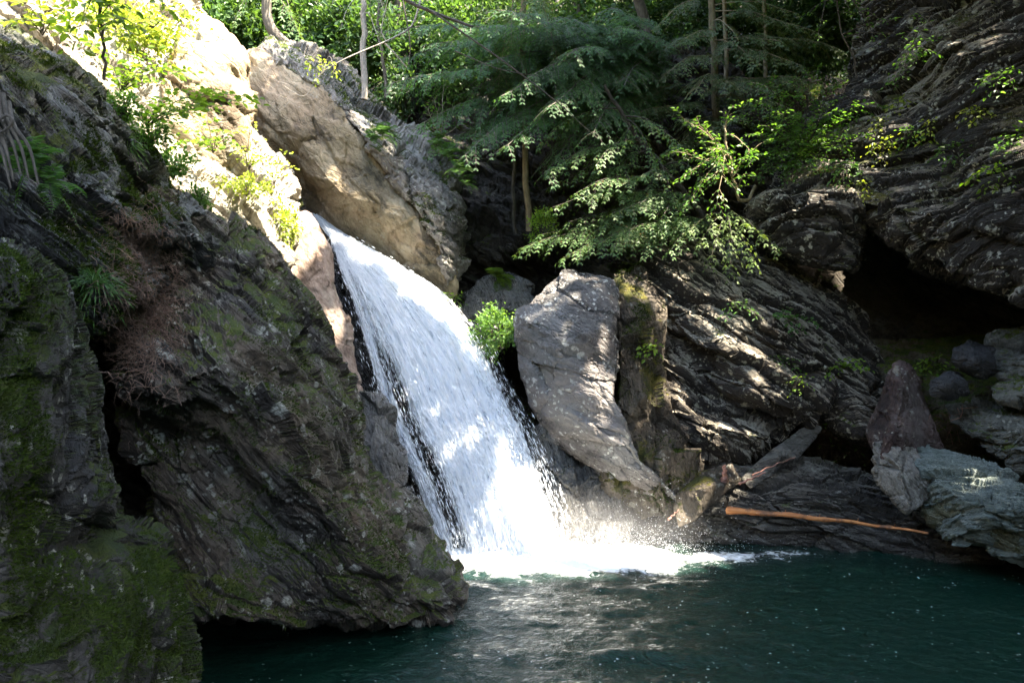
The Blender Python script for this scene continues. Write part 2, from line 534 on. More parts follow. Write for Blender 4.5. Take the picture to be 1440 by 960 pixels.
M_swirl = rock_mat("swirled_grey_rock", frame_of(65), moss=0.0, lichen=0.25, dark=(0.05, 0.045, 0.038), mid=(0.16, 0.15, 0.13), light=(0.36, 0.34, 0.30), stretch=5, wet=0.3)
M_teal = rock_mat("blue_green_slab_rock", frame_of(22, -0.5), moss=0.12, lichen=0.2, dark=(0.06, 0.08, 0.072), mid=(0.17, 0.21, 0.19), light=(0.36, 0.41, 0.38), stretch=8, bump=1.2)
M_olive = rock_mat("olive_underside_rock", frame_of(30), moss=0.0, lichen=0.1, dark=(0.035, 0.036, 0.022), mid=(0.10, 0.105, 0.065), light=(0.19, 0.19, 0.14), stretch=4)
M_ledge = rock_mat("wet_ledge_rock", frame_of(12, -0.3), moss=0.2, lichen=0.3, dark=(0.025, 0.022, 0.018), mid=(0.075, 0.068, 0.056), light=(0.21, 0.20, 0.17), stretch=5, wet=0.45, top=0.15)

# ---- left side
rock("mossy_rock",
     [(-220, 300, 3.0), (0, 325, 3.4), (40, 345, 3.6), (75, 380, 3.8), (97, 430, 3.9), (110, 480, 4.0), (135, 560, 4.05), (150, 640, 4.1),
      (165, 700, 4.2), (178, 742, 4.3), (228, 757, 4.6), (248, 800, 4.7), (257, 860, 4.7), (261, 960, 4.7), (262, 1180, 4.6), (-220, 1180, 2.7)],
     inner=[(15, 470, 3.25), (85, 570, 3.7), (60, 690, 3.45), (0, 640, 3.0), (60, 870, 3.3), (195, 900, 4.35), (110, 1000, 3.5), (40, 400, 3.3)],
     lines=[[(120, 620, 3.85), (138, 700, 3.95), (128, 760, 4.15), (160, 800, 4.0)], [(170, 760, 4.45), (182, 850, 4.15), (195, 960, 4.2)],
            [(0, 760, 3.1), (60, 770, 3.5), (110, 745, 3.8)]],
     back=1.6, fr=frame_of(60), mat=M_fore, label="dark green mossy rock filling the lower left corner, nearest to the camera",
     big=0.10, blk=0.07, lay=0.02, fine=0.015, seed=1, freq=1.2)

rock("rock_bank",
     [(-260, -80, 5.2), (-60, -10, 5.8), (0, 35, 6.1), (60, 78, 6.4), (110, 102, 6.8), (150, 122, 7.2), (170, 165, 7.4), (205, 205, 7.6), (237, 258, 7.8), (272, 292, 8.0), (345, 335, 8.3),
      (330, 380, 7.8), (240, 430, 7.3), (190, 430, 6.7), (160, 440, 5.8), (140, 455, 5.5), (115, 440, 5.4), (60, 460, 5.0), (-260, 500, 4.2)],
     inner=[(20, 200, 5.3), (40, 300, 5.0), (100, 340, 5.2), (140, 420, 5.4), (170, 340, 5.9)],
     lines=[[(0, 60, 5.9), (60, 110, 6.1), (110, 150, 6.3), (170, 215, 6.9), (230, 275, 7.4)], [(0, 80, 5.7), (60, 150, 5.6), (120, 215, 5.7), (190, 290, 6.3), (260, 315, 7.2)],
            [(120, 265, 5.4), (190, 315, 6.0), (240, 330, 6.9)], [(150, 330, 5.45), (165, 390, 5.4), (150, 430, 5.4)]],
     back=2.0, fr=FR_L, mat=M_left, label="sloping mossy rock bank with wet grey slabs and hanging roots at upper left", cat="rock bank",
     big=0.12, blk=0.10, step=0.12, lay=0.05, fine=0.02, seed=2, stretch=5)

rock("rock_outcrop",
     [(185, 300, 6.9), (230, 255, 7.2), (300, 300, 7.7), (345, 325, 8.0), (385, 352, 8.2), (420, 398, 8.3), (470, 450, 8.4), (488, 500, 8.4), (508, 560, 8.4),
      (518, 625, 8.4), (535, 685, 8.4), (583, 706, 8.5), (602, 740, 8.5), (625, 775, 8.5), (650, 808, 8.35), (660, 838, 8.2), (640, 862, 8.0),
      (600, 878, 7.6), (540, 887, 7.2), (480, 892, 6.9), (430, 893, 6.6), (380, 882, 6.3), (300, 870, 6.0), (262, 885, 6.2), (240, 800, 6.4), (205, 720, 6.4), (180, 640, 6.3), (160, 560, 6.0), (160, 500, 6.1), (165, 420, 6.4), (170, 350, 6.7)],
     inner=[(200, 340, 6.9), (230, 420, 6.9), (255, 478, 6.6), (205, 480, 6.35), (330, 400, 7.25), (430, 490, 7.55), (445, 560, 7.35), (500, 660, 7.75), (380, 480, 6.95), (560, 745, 8.05), (600, 800, 8.0),
            (215, 610, 6.55), (300, 640, 6.75), (250, 720, 6.6), (400, 750, 6.85), (440, 620, 6.75), (360, 340, 7.7)],
     lines=[[(185, 545, 5.85), (235, 540, 5.75), (300, 512, 6.0), (345, 538, 6.05), (358, 575, 6.05)], [(358, 600, 6.15), (420, 680, 6.35), (500, 770, 6.9), (570, 840, 7.3), (640, 845, 7.95)],
            [(270, 810, 6.25), (330, 800, 6.5), (400, 830, 6.6), (470, 855, 6.75)], [(285, 395, 7.3), (320, 440, 6.9), (355, 490, 6.6), (345, 530, 6.35)]],
     back=1.8, fr=FR_L, mat=M_out, label="large leaning brown outcrop with mossy top, left of the waterfall, pointing into the pool", cat="rock outcrop",
     big=0.10, blk=0.09, step=0.06, lay=0.035, fine=0.02, seed=3, stretch=3.5, tpx=3.0)

rock("crevice_rock",
     [(20, 380, 7.4), (240, 380, 8.0), (400, 650, 8.5), (560, 850, 8.9), (560, 1000, 8.7), (0, 1000, 7.0)], inner=[(150, 600, 7.8)],
     back=0.8, fr=FR_L, mat=M_back, label="dark rock deep in the crevice between the near mossy rock and the leaning outcrop",
     big=0.12, blk=0.15, lay=0.03, fine=0.02, seed=33, stretch=3, tpx=6)

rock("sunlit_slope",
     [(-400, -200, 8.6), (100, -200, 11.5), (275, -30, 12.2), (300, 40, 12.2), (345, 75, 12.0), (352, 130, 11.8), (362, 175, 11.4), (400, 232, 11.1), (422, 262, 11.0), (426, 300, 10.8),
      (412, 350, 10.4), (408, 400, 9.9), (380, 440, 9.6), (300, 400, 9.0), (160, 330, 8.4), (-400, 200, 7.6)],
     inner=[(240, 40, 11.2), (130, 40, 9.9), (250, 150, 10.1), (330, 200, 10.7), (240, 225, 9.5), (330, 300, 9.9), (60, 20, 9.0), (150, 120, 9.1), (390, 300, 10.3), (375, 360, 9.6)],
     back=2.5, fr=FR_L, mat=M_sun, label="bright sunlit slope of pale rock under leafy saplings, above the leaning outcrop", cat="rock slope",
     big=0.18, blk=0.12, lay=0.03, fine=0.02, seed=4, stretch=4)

rock("rounded_boulder",
     [(228, 95, 9.9), (240, 55, 10.2), (270, 32, 10.5), (300, 30, 10.8), (330, 45, 11.0), (348, 75, 11.1), (354, 120, 11.0), (356, 160, 10.9), (352, 205, 10.6), (335, 240, 10.4), (290, 235, 10.1), (225, 190, 9.7)],
     inner=[(280, 120, 9.9), (320, 150, 10.2), (300, 60, 10.25)], lines=[[(240, 110, 9.8), (290, 95, 10.0), (340, 85, 10.6)]],
     flat=False, back=1.2, fr=FR_L, mat=M_tan, label="rounded tan boulder at the top of the sunlit slope, beside the tan rock face",
     big=0.10, blk=0.05, lay=0.02, fine=0.012, seed=5, stretch=3, round_it=3)

rock("pinkish_rock",
     [(404, 300, 10.9), (430, 292, 11.2), (448, 310, 11.2), (470, 345, 11.2), (473, 395, 11.0), (492, 455, 10.9), (500, 520, 10.8), (520, 600, 10.7), (470, 640, 10.6), (420, 520, 10.4), (395, 430, 10.4), (400, 360, 10.7)],
     inner=[(440, 370, 10.8), (450, 430, 10.65), (430, 330, 10.9)],
     flat=False, back=0.7, fr=frame_of(60), mat=M_pink, label="pinkish tan rock beside the top of the waterfall, above the leaning outcrop",
     big=0.06, blk=0.05, lay=0.02, fine=0.01, seed=6, stretch=3, round_it=2)

rock("wet_rock",
     [(500, 540, 10.4), (522, 552, 10.35), (548, 575, 10.3), (560, 605, 10.2), (570, 640, 10.2), (566, 690, 10.1), (590, 720, 10.0), (622, 770, 9.9), (628, 830, 9.8), (560, 830, 9.6), (510, 720, 9.8), (498, 620, 10.1)],
     inner=[(540, 610, 10.0), (550, 680, 9.85), (585, 770, 9.7)],
     back=0.6, fr=frame_of(80), mat=M_wetgrey, label="narrow wet rock column between the leaning outcrop and the waterfall",
     big=0.05, blk=0.09, lay=0.03, fine=0.01, seed=7, stretch=2)

rock("fall_bed",
     [(425, 300, 13.4), (470, 322, 13.5), (560, 360, 13.6), (640, 400, 13.4), (700, 500, 12.9), (760, 600, 12.3), (830, 700, 11.9), (860, 820, 11.5), (560, 860, 11.4), (520, 640, 11.6), (480, 470, 12.0), (462, 400, 12.2), (455, 345, 12.6)],
     inner=[(520, 420, 12.7), (600, 520, 12.4), (560, 600, 12.0), (660, 640, 12.0), (640, 760, 11.5), (740, 740, 11.5)],
     back=1.5, fr=frame_of(62), mat=M_wet, label="steep dark wet rock bed beneath the waterfall",
     big=0.10, blk=0.10, lay=0.04, fine=0.02, seed=8, stretch=2.5)

# ---- the tan face beside the lip of the fall and its grey cap
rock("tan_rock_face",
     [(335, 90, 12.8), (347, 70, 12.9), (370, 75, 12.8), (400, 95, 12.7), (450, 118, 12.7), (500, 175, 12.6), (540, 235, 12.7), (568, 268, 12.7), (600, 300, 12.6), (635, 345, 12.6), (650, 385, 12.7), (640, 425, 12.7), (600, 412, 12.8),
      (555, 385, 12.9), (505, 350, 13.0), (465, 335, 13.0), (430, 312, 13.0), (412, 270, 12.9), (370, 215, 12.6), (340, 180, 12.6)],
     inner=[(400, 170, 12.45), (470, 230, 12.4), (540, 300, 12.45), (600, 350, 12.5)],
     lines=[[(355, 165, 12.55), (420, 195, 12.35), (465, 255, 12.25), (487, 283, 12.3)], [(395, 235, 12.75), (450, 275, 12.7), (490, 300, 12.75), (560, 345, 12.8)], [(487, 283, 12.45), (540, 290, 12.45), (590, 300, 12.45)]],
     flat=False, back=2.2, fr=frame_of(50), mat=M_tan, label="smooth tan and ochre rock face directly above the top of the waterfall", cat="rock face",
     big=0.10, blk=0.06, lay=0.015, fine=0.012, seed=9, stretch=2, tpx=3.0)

rock("grey_rock_cap",
     [(352, 68, 13.0), (375, 60, 13.4), (430, 58, 13.8), (490, 90, 14.0), (520, 130, 13.9), (575, 170, 13.7), (620, 205, 13.4), (648, 240, 13.2), (660, 290, 13.1), (655, 340, 13.0), (648, 395, 12.9), (628, 420, 12.7), (618, 340, 12.4),
      (590, 300, 12.35), (565, 268, 12.4), (538, 230, 12.5), (498, 178, 12.55), (450, 122, 12.6), (400, 95, 12.65)],
     inner=[(600, 250, 12.7), (560, 205, 12.9), (500, 145, 13.1), (440, 90, 13.2), (630, 320, 12.6)],
     lines=[[(525, 185, 12.6), (570, 240, 12.5), (615, 300, 12.4), (632, 370, 12.5)]],
     back=2.2, fr=frame_of(50), mat=M_greytop, label="lichen-grey ridge of rock with ferns, capping the tan rock face", cat="rock ridge",
     big=0.10, blk=0.12, lay=0.04, fine=0.02, seed=10, stretch=3)

# ---- middle
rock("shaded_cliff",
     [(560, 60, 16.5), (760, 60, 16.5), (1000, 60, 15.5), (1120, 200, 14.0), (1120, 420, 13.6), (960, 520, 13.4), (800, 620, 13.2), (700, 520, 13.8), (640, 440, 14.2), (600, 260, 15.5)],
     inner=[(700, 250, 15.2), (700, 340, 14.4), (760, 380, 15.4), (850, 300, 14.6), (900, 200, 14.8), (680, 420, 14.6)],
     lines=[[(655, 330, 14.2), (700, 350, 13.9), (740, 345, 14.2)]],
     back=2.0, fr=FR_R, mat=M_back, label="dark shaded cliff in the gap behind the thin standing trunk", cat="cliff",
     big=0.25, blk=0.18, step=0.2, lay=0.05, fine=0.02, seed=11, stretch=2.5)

rock("low_rock",
     [(645, 450, 12.9), (652, 415, 13.1), (680, 392, 13.3), (715, 385, 13.4), (745, 398, 13.3), (752, 430, 13.0), (740, 470, 12.7), (700, 500, 12.4), (660, 490, 12.6)],
     inner=[(700, 430, 12.7)], back=0.8, fr=frame_of(10), mat=M_wetgrey, label="small dark purplish-grey rock behind the round bush",
     big=0.05, blk=0.06, lay=0.02, fine=0.012, seed=12, stretch=3)

rock("grey_boulder",
     [(727, 438, 11.2), (745, 418, 11.5), (768, 398, 11.7), (790, 377, 11.8), (830, 381, 11.8), (866, 392, 11.6), (873, 430, 11.2), (870, 520, 10.9), (864, 560, 10.8), (884, 600, 10.8), (900, 645, 10.9), (940, 682, 11.0), (962, 706, 11.1),
      (925, 714, 11.2), (882, 696, 11.2), (842, 670, 11.25), (803, 645, 11.35), (770, 612, 11.4), (748, 570, 11.45), (732, 522, 11.45), (722, 480, 11.4)],
     inner=[(780, 500, 10.85), (830, 470, 10.75), (850, 600, 10.75)],
     lines=[[(728, 440, 11.15), (752, 458, 10.95), (765, 470, 10.9)], [(765, 470, 10.9), (800, 425, 11.1), (845, 405, 11.3)], [(765, 470, 10.9), (778, 545, 10.95), (825, 600, 10.85), (880, 660, 10.9)], [(845, 560, 10.72), (858, 590, 10.85)]],
     back=1.6, fr=frame_of(30), mat=M_bould, label="tall angular pale grey boulder right of the waterfall, lit on its flat top",
     big=0.05, blk=0.04, lay=0.008, fine=0.02, seed=13, stretch=2, tpx=2.8)

rock("brown_rock_rib",
     [(862, 385, 11.9), (900, 372, 12.2), (935, 420, 12.0), (930, 500, 11.8), (945, 580, 11.5), (968, 610, 11.4), (972, 660, 11.4), (950, 725, 11.3), (900, 735, 11.3), (850, 690, 11.3), (868, 600, 11.1), (868, 480, 11.2)],
     inner=[(895, 470, 11.1), (905, 560, 10.95), (905, 650, 10.95), (925, 700, 11.1)],
     back=1.5, fr=frame_of(75), mat=M_brown, label="brown mossy rock rib against the right side of the grey boulder",
     big=0.10, blk=0.09, lay=0.02, fine=0.02, seed=14, stretch=2)

rock("splashed_rock",
     [(745, 600, 11.4), (775, 590, 11.5), (805, 625, 11.6), (835, 650, 11.5), (862, 680, 11.3), (890, 735, 11.1), (880, 790, 11.0), (800, 800, 10.9), (760, 760, 11.1), (740, 680, 11.4)],
     inner=[(800, 680, 11.1), (840, 720, 10.95), (810, 750, 10.95), (780, 640, 11.3)],
     back=0.9, fr=frame_of(80), mat=M_wetgrey, label="glossy wet rock in the spray at the right foot of the waterfall",
     big=0.06, blk=0.12, lay=0.03, fine=0.012, seed=15, stretch=1.6)

# ---- right wall: layered mass with stepped slabs
rock("layered_wall",
     [(880, 380, 12.4), (930, 350, 12.6), (1010, 340, 12.8), (1090, 365, 12.6), (1160, 400, 12.4), (1215, 440, 12.3), (1240, 480, 12.2), (1265, 530, 12.0), (1260, 590, 11.8), (1230, 620, 11.7), (1150, 590, 12.2), (1100, 625, 12.0),
      (1060, 660, 11.7), (1010, 650, 11.6), (965, 640, 11.6), (945, 600, 11.8), (925, 540, 11.9), (915, 460, 12.1)],
     inner=[(1000, 420, 12.2), (960, 480, 12.15), (1100, 520, 11.8), (1050, 590, 11.6), (980, 590, 11.5), (1180, 500, 12.0), (1000, 560, 12.1)],
     lines=[[(920, 400, 12.1), (1000, 470, 11.75), (1080, 560, 11.3), (1145, 590, 11.35), (1215, 610, 11.3)], [(930, 500, 12.0), (1010, 560, 11.85), (1080, 600, 11.8)],
            [(1080, 380, 12.25), (1120, 450, 11.9), (1180, 520, 11.7), (1245, 560, 11.5)], [(950, 610, 11.5), (1020, 600, 11.35), (1085, 615, 11.4)]],
     back=1.8, fr=FR_R, mat=M_wall, label="layered grey-brown rock wall sloping down right, speckled with pale lichen", cat="rock wall",
     big=0.10, blk=0.10, step=0.26, lay=0.035, fine=0.018, seed=16, stretch=3.5, freq=0.62, tpx=2.8)

rock("overhanging_cliff",
     [(1085, 250, 12.2), (1110, 215, 12.6), (1180, 130, 13.0), (1230, -60, 13.6), (1300, -260, 14.0), (1900, -300, 10.5), (1900, 420, 8.6), (1600, 440, 9.0), (1440, 425, 9.6), (1360, 400, 10.3), (1290, 370, 10.9), (1235, 330, 11.4),
      (1215, 300, 11.7), (1205, 385, 11.3), (1150, 380, 11.5), (1070, 345, 12.0), (1050, 290, 12.2)],
     inner=[(1300, 100, 11.8), (1440, 50, 10.6), (1440, 200, 10.2), (1300, 230, 11.4), (1600, 100, 9.8)],
     lines=[[(1070, 300, 11.9), (1130, 280, 11.4), (1200, 290, 11.25)], [(1210, 290, 11.3), (1290, 300, 10.7), (1370, 320, 10.0), (1440, 330, 9.4)],
            [(1190, 200, 12.2), (1290, 185, 11.5), (1380, 200, 10.5), (1440, 210, 10.0)], [(1250, 80, 12.6), (1330, 70, 11.3), (1400, 90, 10.6), (1500, 60, 10.0)]],
     back=3.0, fr=frame_of(16, -0.5), mat=M_over, label="dark overhanging cliff with ledges and sprigs at upper right", cat="cliff",
     big=0.20, blk=0.13, step=0.20, lay=0.028, fine=0.018, seed=17, stretch=3, freq=0.55)

rock("cave_wall",
     [(1190, 300, 13.2), (1300, 300, 13.0), (1700, 320, 11.5), (1700, 620, 11.5), (1440, 600, 12.0), (1320, 580, 12.6), (1230, 500, 12.8), (1180, 420, 13.2)],
     inner=[(1300, 420, 13.4), (1440, 460, 12.8)],
     back=1.2, fr=FR_R, mat=M_back, label="black rock wall deep inside the hollow under the overhanging cliff", cat="rock wall",
     big=0.15, blk=0.15, step=0.2, lay=0.04, fine=0.02, seed=18)

rock("cave_floor",
     [(1225, 470, 12.4), (1290, 478, 12.8), (1380, 470, 12.6), (1500, 480, 12.0), (1500, 600, 10.8), (1380, 600, 10.9), (1310, 590, 11.2), (1270, 545, 11.5), (1240, 520, 12.0)],
     inner=[(1300, 520, 11.9)], back=1.2, push=(0, 0.3, -1), fr=frame_of(5),
     mat=rock_mat("cave_floor_soil", FR_H, moss=0.6, moss_up=0.8, lichen=0.0, dark=(0.03, 0.024, 0.016), mid=(0.085, 0.07, 0.045), light=(0.15, 0.13, 0.09), stretch=1.5),
     kind="structure", big=0.06, blk=0.04, lay=0.0, fine=0.03, seed=19)

rock("reddish_rock",
     [(1248, 512, 11.0), (1268, 503, 11.1), (1283, 515, 11.0), (1300, 560, 10.8), (1318, 620, 10.6), (1335, 660, 10.4), (1320, 700, 10.1), (1280, 690, 10.1), (1232, 650, 10.4), (1212, 610, 10.6), (1228, 570, 10.8)],
     inner=[(1265, 560, 10.5)], lines=[[(1274, 525, 10.7), (1262, 600, 10.2), (1236, 640, 10.2)]],
     back=0.9, fr=frame_of(70), mat=M_red, label="pointed reddish-brown rock standing below the hollow",
     big=0.05, blk=0.05, lay=0.01, fine=0.012, seed=20, stretch=2, round_it=2)

rock("swirled_rock",
     [(1222, 615, 10.35), (1262, 610, 10.3), (1300, 630, 10.2), (1330, 668, 10.0), (1310, 712, 9.9), (1285, 722, 9.9), (1262, 700, 10.0), (1238, 680, 10.15), (1222, 650, 10.25)],
     inner=[(1270, 655, 9.9)], back=0.6, fr=frame_of(65), mat=M_swirl, label="grey rock with swirled pale bands at the foot of the reddish rock",
     big=0.05, blk=0.08, lay=0.035, fine=0.01, seed=21, stretch=2, round_it=2)

rock("slanted_slab",
     [(1283, 632, 10.4), (1300, 618, 10.5), (1345, 628, 10.2), (1400, 650, 9.8), (1450, 680, 9.4), (1640, 760, 8.6), (1640, 800, 7.9), (1440, 712, 8.6), (1400, 712, 8.8), (1350, 700, 9.2), (1310, 672, 9.8)],
     inner=[(1370, 668, 9.5)], lines=[[(1310, 650, 10.0), (1370, 690, 9.3), (1440, 698, 8.9)]],
     back=0.8, push=(0.1, 0.5, -0.8), fr=frame_of(22, -0.5), mat=M_teal, label="flat blue-green slab sloping down at the right edge", cat="slab",
     big=0.04, blk=0.07, lay=0.045, fine=0.015, seed=22, stretch=6)

rock("olive_rock",
     [(1300, 672, 10.0), (1345, 695, 9.6), (1400, 710, 9.3), (1450, 712, 9.0), (1640, 800, 8.4), (1640, 950, 8.0), (1440, 790, 8.9), (1390, 770, 9.3), (1340, 745, 9.7), (1300, 730, 10.0)],
     inner=[(1370, 735, 9.15), (1420, 750, 8.9)],
     back=1.2, fr=frame_of(30), mat=M_olive, label="olive-grey rock under the flat slab, overhanging the water",
     big=0.05, blk=0.08, lay=0.03, fine=0.012, seed=23, stretch=4)

rock("ledge_rock",
     [(955, 650, 11.6), (1010, 655, 11.8), (1090, 640, 12.0), (1160, 640, 11.7), (1230, 660, 11.3), (1300, 700, 10.8), (1360, 740, 10.4), (1420, 790, 10.0), (1420, 860, 9.6), (1300, 800, 10.3), (1200, 800, 10.9), (1000, 800, 11.2), (930, 770, 11.4), (920, 720, 11.5), (935, 690, 11.6)],
     inner=[(1030, 700, 11.2), (1100, 740, 11.0), (1150, 690, 11.0), (1200, 700, 10.9), (1260, 730, 10.8), (980, 720, 11.2)],
     lines=[[(950, 745, 11.15), (1010, 715, 11.1), (1060, 690, 11.2)], [(1080, 745, 11.0), (1140, 752, 10.85), (1200, 765, 10.8), (1290, 770, 10.5)]],
     back=1.5, fr=frame_of(14, -0.3), mat=M_ledge, label="low dark ledge at the waterline beneath the orange log", cat="rock ledge",
     big=0.08, blk=0.10, step=0.12, lay=0.04, fine=0.016, seed=24, stretch=3)

rock("slab_rock",
     [(950, 690, 11.1), (985, 662, 11.2), (1030, 650, 11.3), (1042, 675, 11.2), (1010, 705, 11.0), (975, 735, 10.9), (952, 745, 10.9), (945, 715, 11.0)],
     inner=[(995, 685, 10.85)], back=0.5, fr=frame_of(-35), mat=M_brown, label="lichened slab leaning at the waterline, left of the orange log", cat="slab",
     big=0.02, blk=0.02, lay=0.008, fine=0.01, seed=25, stretch=2)
rock("leaning_slab",
     [(1040, 672, 11.35), (1062, 650, 11.5), (1100, 622, 11.7), (1140, 592, 11.9), (1160, 600, 11.8), (1120, 645, 11.5), (1085, 668, 11.3), (1055, 690, 11.2)],
     inner=[(1100, 640, 11.3)], back=0.5, fr=frame_of(-35), mat=M_ledge, label="dark slab propped under the layered wall, above the red sticks", cat="slab",
     big=0.02, blk=0.015, lay=0.006, fine=0.01, seed=26, stretch=2)

# ---- boulders at the right edge
G = "boulders piled at the right edge"
rock("dark_boulder", [(1335, 505, 10.6), (1345, 485, 10.8), (1362, 477, 10.9), (1378, 488, 10.8), (1400, 490, 10.7), (1412, 510, 10.5), (1400, 530, 10.4), (1380, 535, 10.4), (1350, 522, 10.5)],
     inner=[(1372, 507, 10.2)], back=0.45, mat=M_darkb, group=G, label="charcoal boulder with a bluish patch, on top of the pile at right",
     big=0.03, blk=0.035, lay=0.0, fine=0.008, seed=27, round_it=5, freq=1.6)
rock("dark_boulder", [(1307, 535, 10.5), (1325, 520, 10.6), (1348, 520, 10.6), (1366, 535, 10.4), (1362, 556, 10.3), (1335, 563, 10.3), (1310, 555, 10.4)],
     inner=[(1337, 540, 10.1)], back=0.45, mat=M_darkb, group=G, label="charcoal boulder below the one with the bluish patch, at right",
     big=0.03, blk=0.035, lay=0.0, fine=0.008, seed=28, round_it=5, freq=1.6)
rock("lichened_boulder", [(1392, 480, 10.8), (1420, 462, 10.9), (1460, 455, 10.6), (1520, 480, 10.0), (1520, 560, 9.8), (1430, 550, 10.1), (1400, 520, 10.4)],
     inner=[(1440, 505, 10.0)], back=0.8, mat=M_right, group=G, label="lichened brown boulder at the right edge, highest of the pile",
     big=0.05, blk=0.06, lay=0.01, fine=0.01, seed=29, round_it=2)
rock("shadowed_boulder", [(1395, 545, 10.2), (1430, 525, 10.1), (1520, 530, 9.6), (1520, 590, 9.5), (1440, 575, 9.8), (1400, 565, 10.0)],
     inner=[(1450, 552, 9.6)], back=0.6, mat=M_right, group=G, label="dim boulder at the right edge below the lichened brown boulder",
     big=0.04, blk=0.05, lay=0.01, fine=0.01, seed=30, round_it=2)
rock("mossy_slab", [(1325, 570, 10.8), (1360, 560, 10.7), (1420, 562, 10.3), (1560, 575, 9.4), (1600, 700, 8.9), (1440, 665, 9.7), (1390, 640, 10.0), (1350, 610, 10.4)],
     inner=[(1400, 600, 9.9), (1470, 620, 9.4)], back=1.0, mat=M_right, fr=frame_of(22), group=G, label="broad dim greenish slab at right, above the flat blue-green slab",
     cat="slab", big=0.06, blk=0.08, step=0.08, lay=0.03, fine=0.012, seed=31, stretch=4)
# ================================================================== GROUND AND HILLS (structure)
M_soil = rock_mat("forest_soil", FR_H, moss=0.55, moss_up=0.4, lichen=0.0, dark=(0.018, 0.013, 0.009), mid=(0.05, 0.038, 0.024), light=(0.11, 0.085, 0.055),
                  stretch=1.0, moss_col=(0.03, 0.045, 0.012))

def ground_height(x, y):
    h = -1.6 + 0 * x
    left = np.clip(-2.2 - 0.42 * y - x, 0, None)              # left bank rises beyond the rocks
    h = np.maximum(h, -1.6 + np.minimum(left * 3.2, 7 + left * 0.55))
    right = np.clip(x - (7.6 + 0.05 * y), 0, None)
    h = np.maximum(h, -1.6 + np.minimum(right * 4.0, 9.5 + right * 0.5))
    backd = np.clip(y - (15.0 - 0.12 * x), 0, None)
    h = np.maximum(h, np.minimum(-1.6 + backd * 4.0, 5.4 + 0.16 * np.clip(x, 0, 12) + backd * 0.62))
    beh = np.clip(-y - 8, 0, None)
    h = np.maximum(h, -1.6 + np.minimum(beh * 0.12, 6))
    return h

xs = np.unique(np.concatenate([np.linspace(-600, -30, 20), np.linspace(-30, 30, 150), np.linspace(30, 600, 20)]))
ys = np.unique(np.concatenate([np.linspace(-600, -20, 20), np.linspace(-20, 45, 160), np.linspace(45, 600, 20)]))
X, Y = np.meshgrid(xs, ys)
Z = ground_height(X, Y)
pp = np.stack([X.ravel() * 0.35, Y.ravel() * 0.35, np.zeros(X.size)], 1)
near = ((np.abs(X) < 40) & (np.abs(Y) < 50)).ravel()
Z = Z + (0.55 * fbm(pp, 900, 4)).reshape(X.shape) * np.clip((Z + 1.6) / 3, 0.2, 1)
GV = np.stack([X.ravel(), Y.ravel(), Z.ravel()], 1)
nx, ny = len(xs), len(ys)
a = (np.arange(ny - 1)[:, None] * nx + np.arange(nx - 1)[None, :]).ravel()
GF = np.stack([a, a + 1, a + nx + 1, a + nx], 1)
ground = link_mesh("ground", np_mesh("ground", GV, GF), M_soil)
tag(ground, kind="structure")
ROCK_TRIS.append(("ground", GV, np.concatenate([GF[:, [0, 1, 2]], GF[:, [0, 2, 3]]])))

# ================================================================== POOL
def water_mat():
    t = NT("pool_water")
    geo = t.n("NewGeometry"); pos = geo.outputs["Position"]
    att = t.n("Attribute", attribute_name="foam")
    fo = att.outputs["Fac"]
    n1 = t.noise(pos, 3.0, 7, 0.65, 0.6); n2 = t.noise(pos, 11.0, 5, 0.6, 0.8)
    nn = t.math('ADD', t.math('MULTIPLY', n1, 0.6), t.math('MULTIPLY', n2, 0.4))
    fm = t.maprange(t.math('ADD', fo, t.math('MULTIPLY', t.math('SUBTRACT', nn, 0.5), 1.5)), 0.42, 0.72)
    bub_glint = t.math('MULTIPLY', t.maprange(t.voro(pos, 12.0), 0.20, 0.12), t.maprange(t.noise(pos, 1.3, 3, 0.6), 0.42, 0.60))  # white specks: small bubbles and painted glints
    bub_glint = t.math('MULTIPLY', bub_glint, t.maprange(t.noise(pos, 31.0, 2, 0.6), 0.52, 0.60))
    fm = t.math('MAXIMUM', fm, t.math('MULTIPLY', bub_glint, 0.5))
    body = t.mix(t.maprange(fo, 0.0, 0.5), (0.004, 0.023, 0.0155), (0.010, 0.024, 0.021))
    col = t.mix(fm, body, (0.86, 0.90, 0.92))
    h = t.math('ADD', t.math('MULTIPLY', t.noise(pos, 7.0, 6, 0.6, 1.2), 0.7), t.math('MULTIPLY', t.noise(pos, 26.0, 4, 0.6, 0.5), 0.22))
    bs = t.n("BsdfPrincipled")
    t.put(bs.inputs["Base Color"], col)
    t.put(bs.inputs["Roughness"], t.math('ADD', 0.06, t.math('MULTIPLY', fm, 0.6)))
    t.put(bs.inputs["IOR"], 1.33)
    t.put(bs.inputs["Specular IOR Level"], 0.5)
    t.put(bs.inputs["Normal"], t.bump(h, 0.8, 0.06))
    t.t.links.new(bs.outputs[0], t.out.inputs[0])
    return t.m

FOAM_C = on_water(790, 782)             # where the fall meets the pool
def foam_field(x, y):
    dx = x - FOAM_C.x; dy = y - FOAM_C.y
    core = np.exp(-(np.abs(dx + 0.05) / 1.65) ** 3.2 - (np.abs(dy + 0.08) / 0.75) ** 2.4)
    tail = 0.60 * np.exp(-((dx - 2.2) / 1.5) ** 2 - ((dy + 0.05 - 0.10 * (dx - 1.5)) / 0.55) ** 2)
    wide = 0.32 * np.exp(-((dx - 0.5) / 2.3) ** 2 - ((dy + 0.55) / 0.9) ** 2)
    streak = 0.22 * np.exp(-((dx + 1.0) / 1.1) ** 2 - ((dy + 1.4) / 1.6) ** 2)
    return np.maximum(np.maximum(core * 1.35, tail), np.maximum(wide, streak))

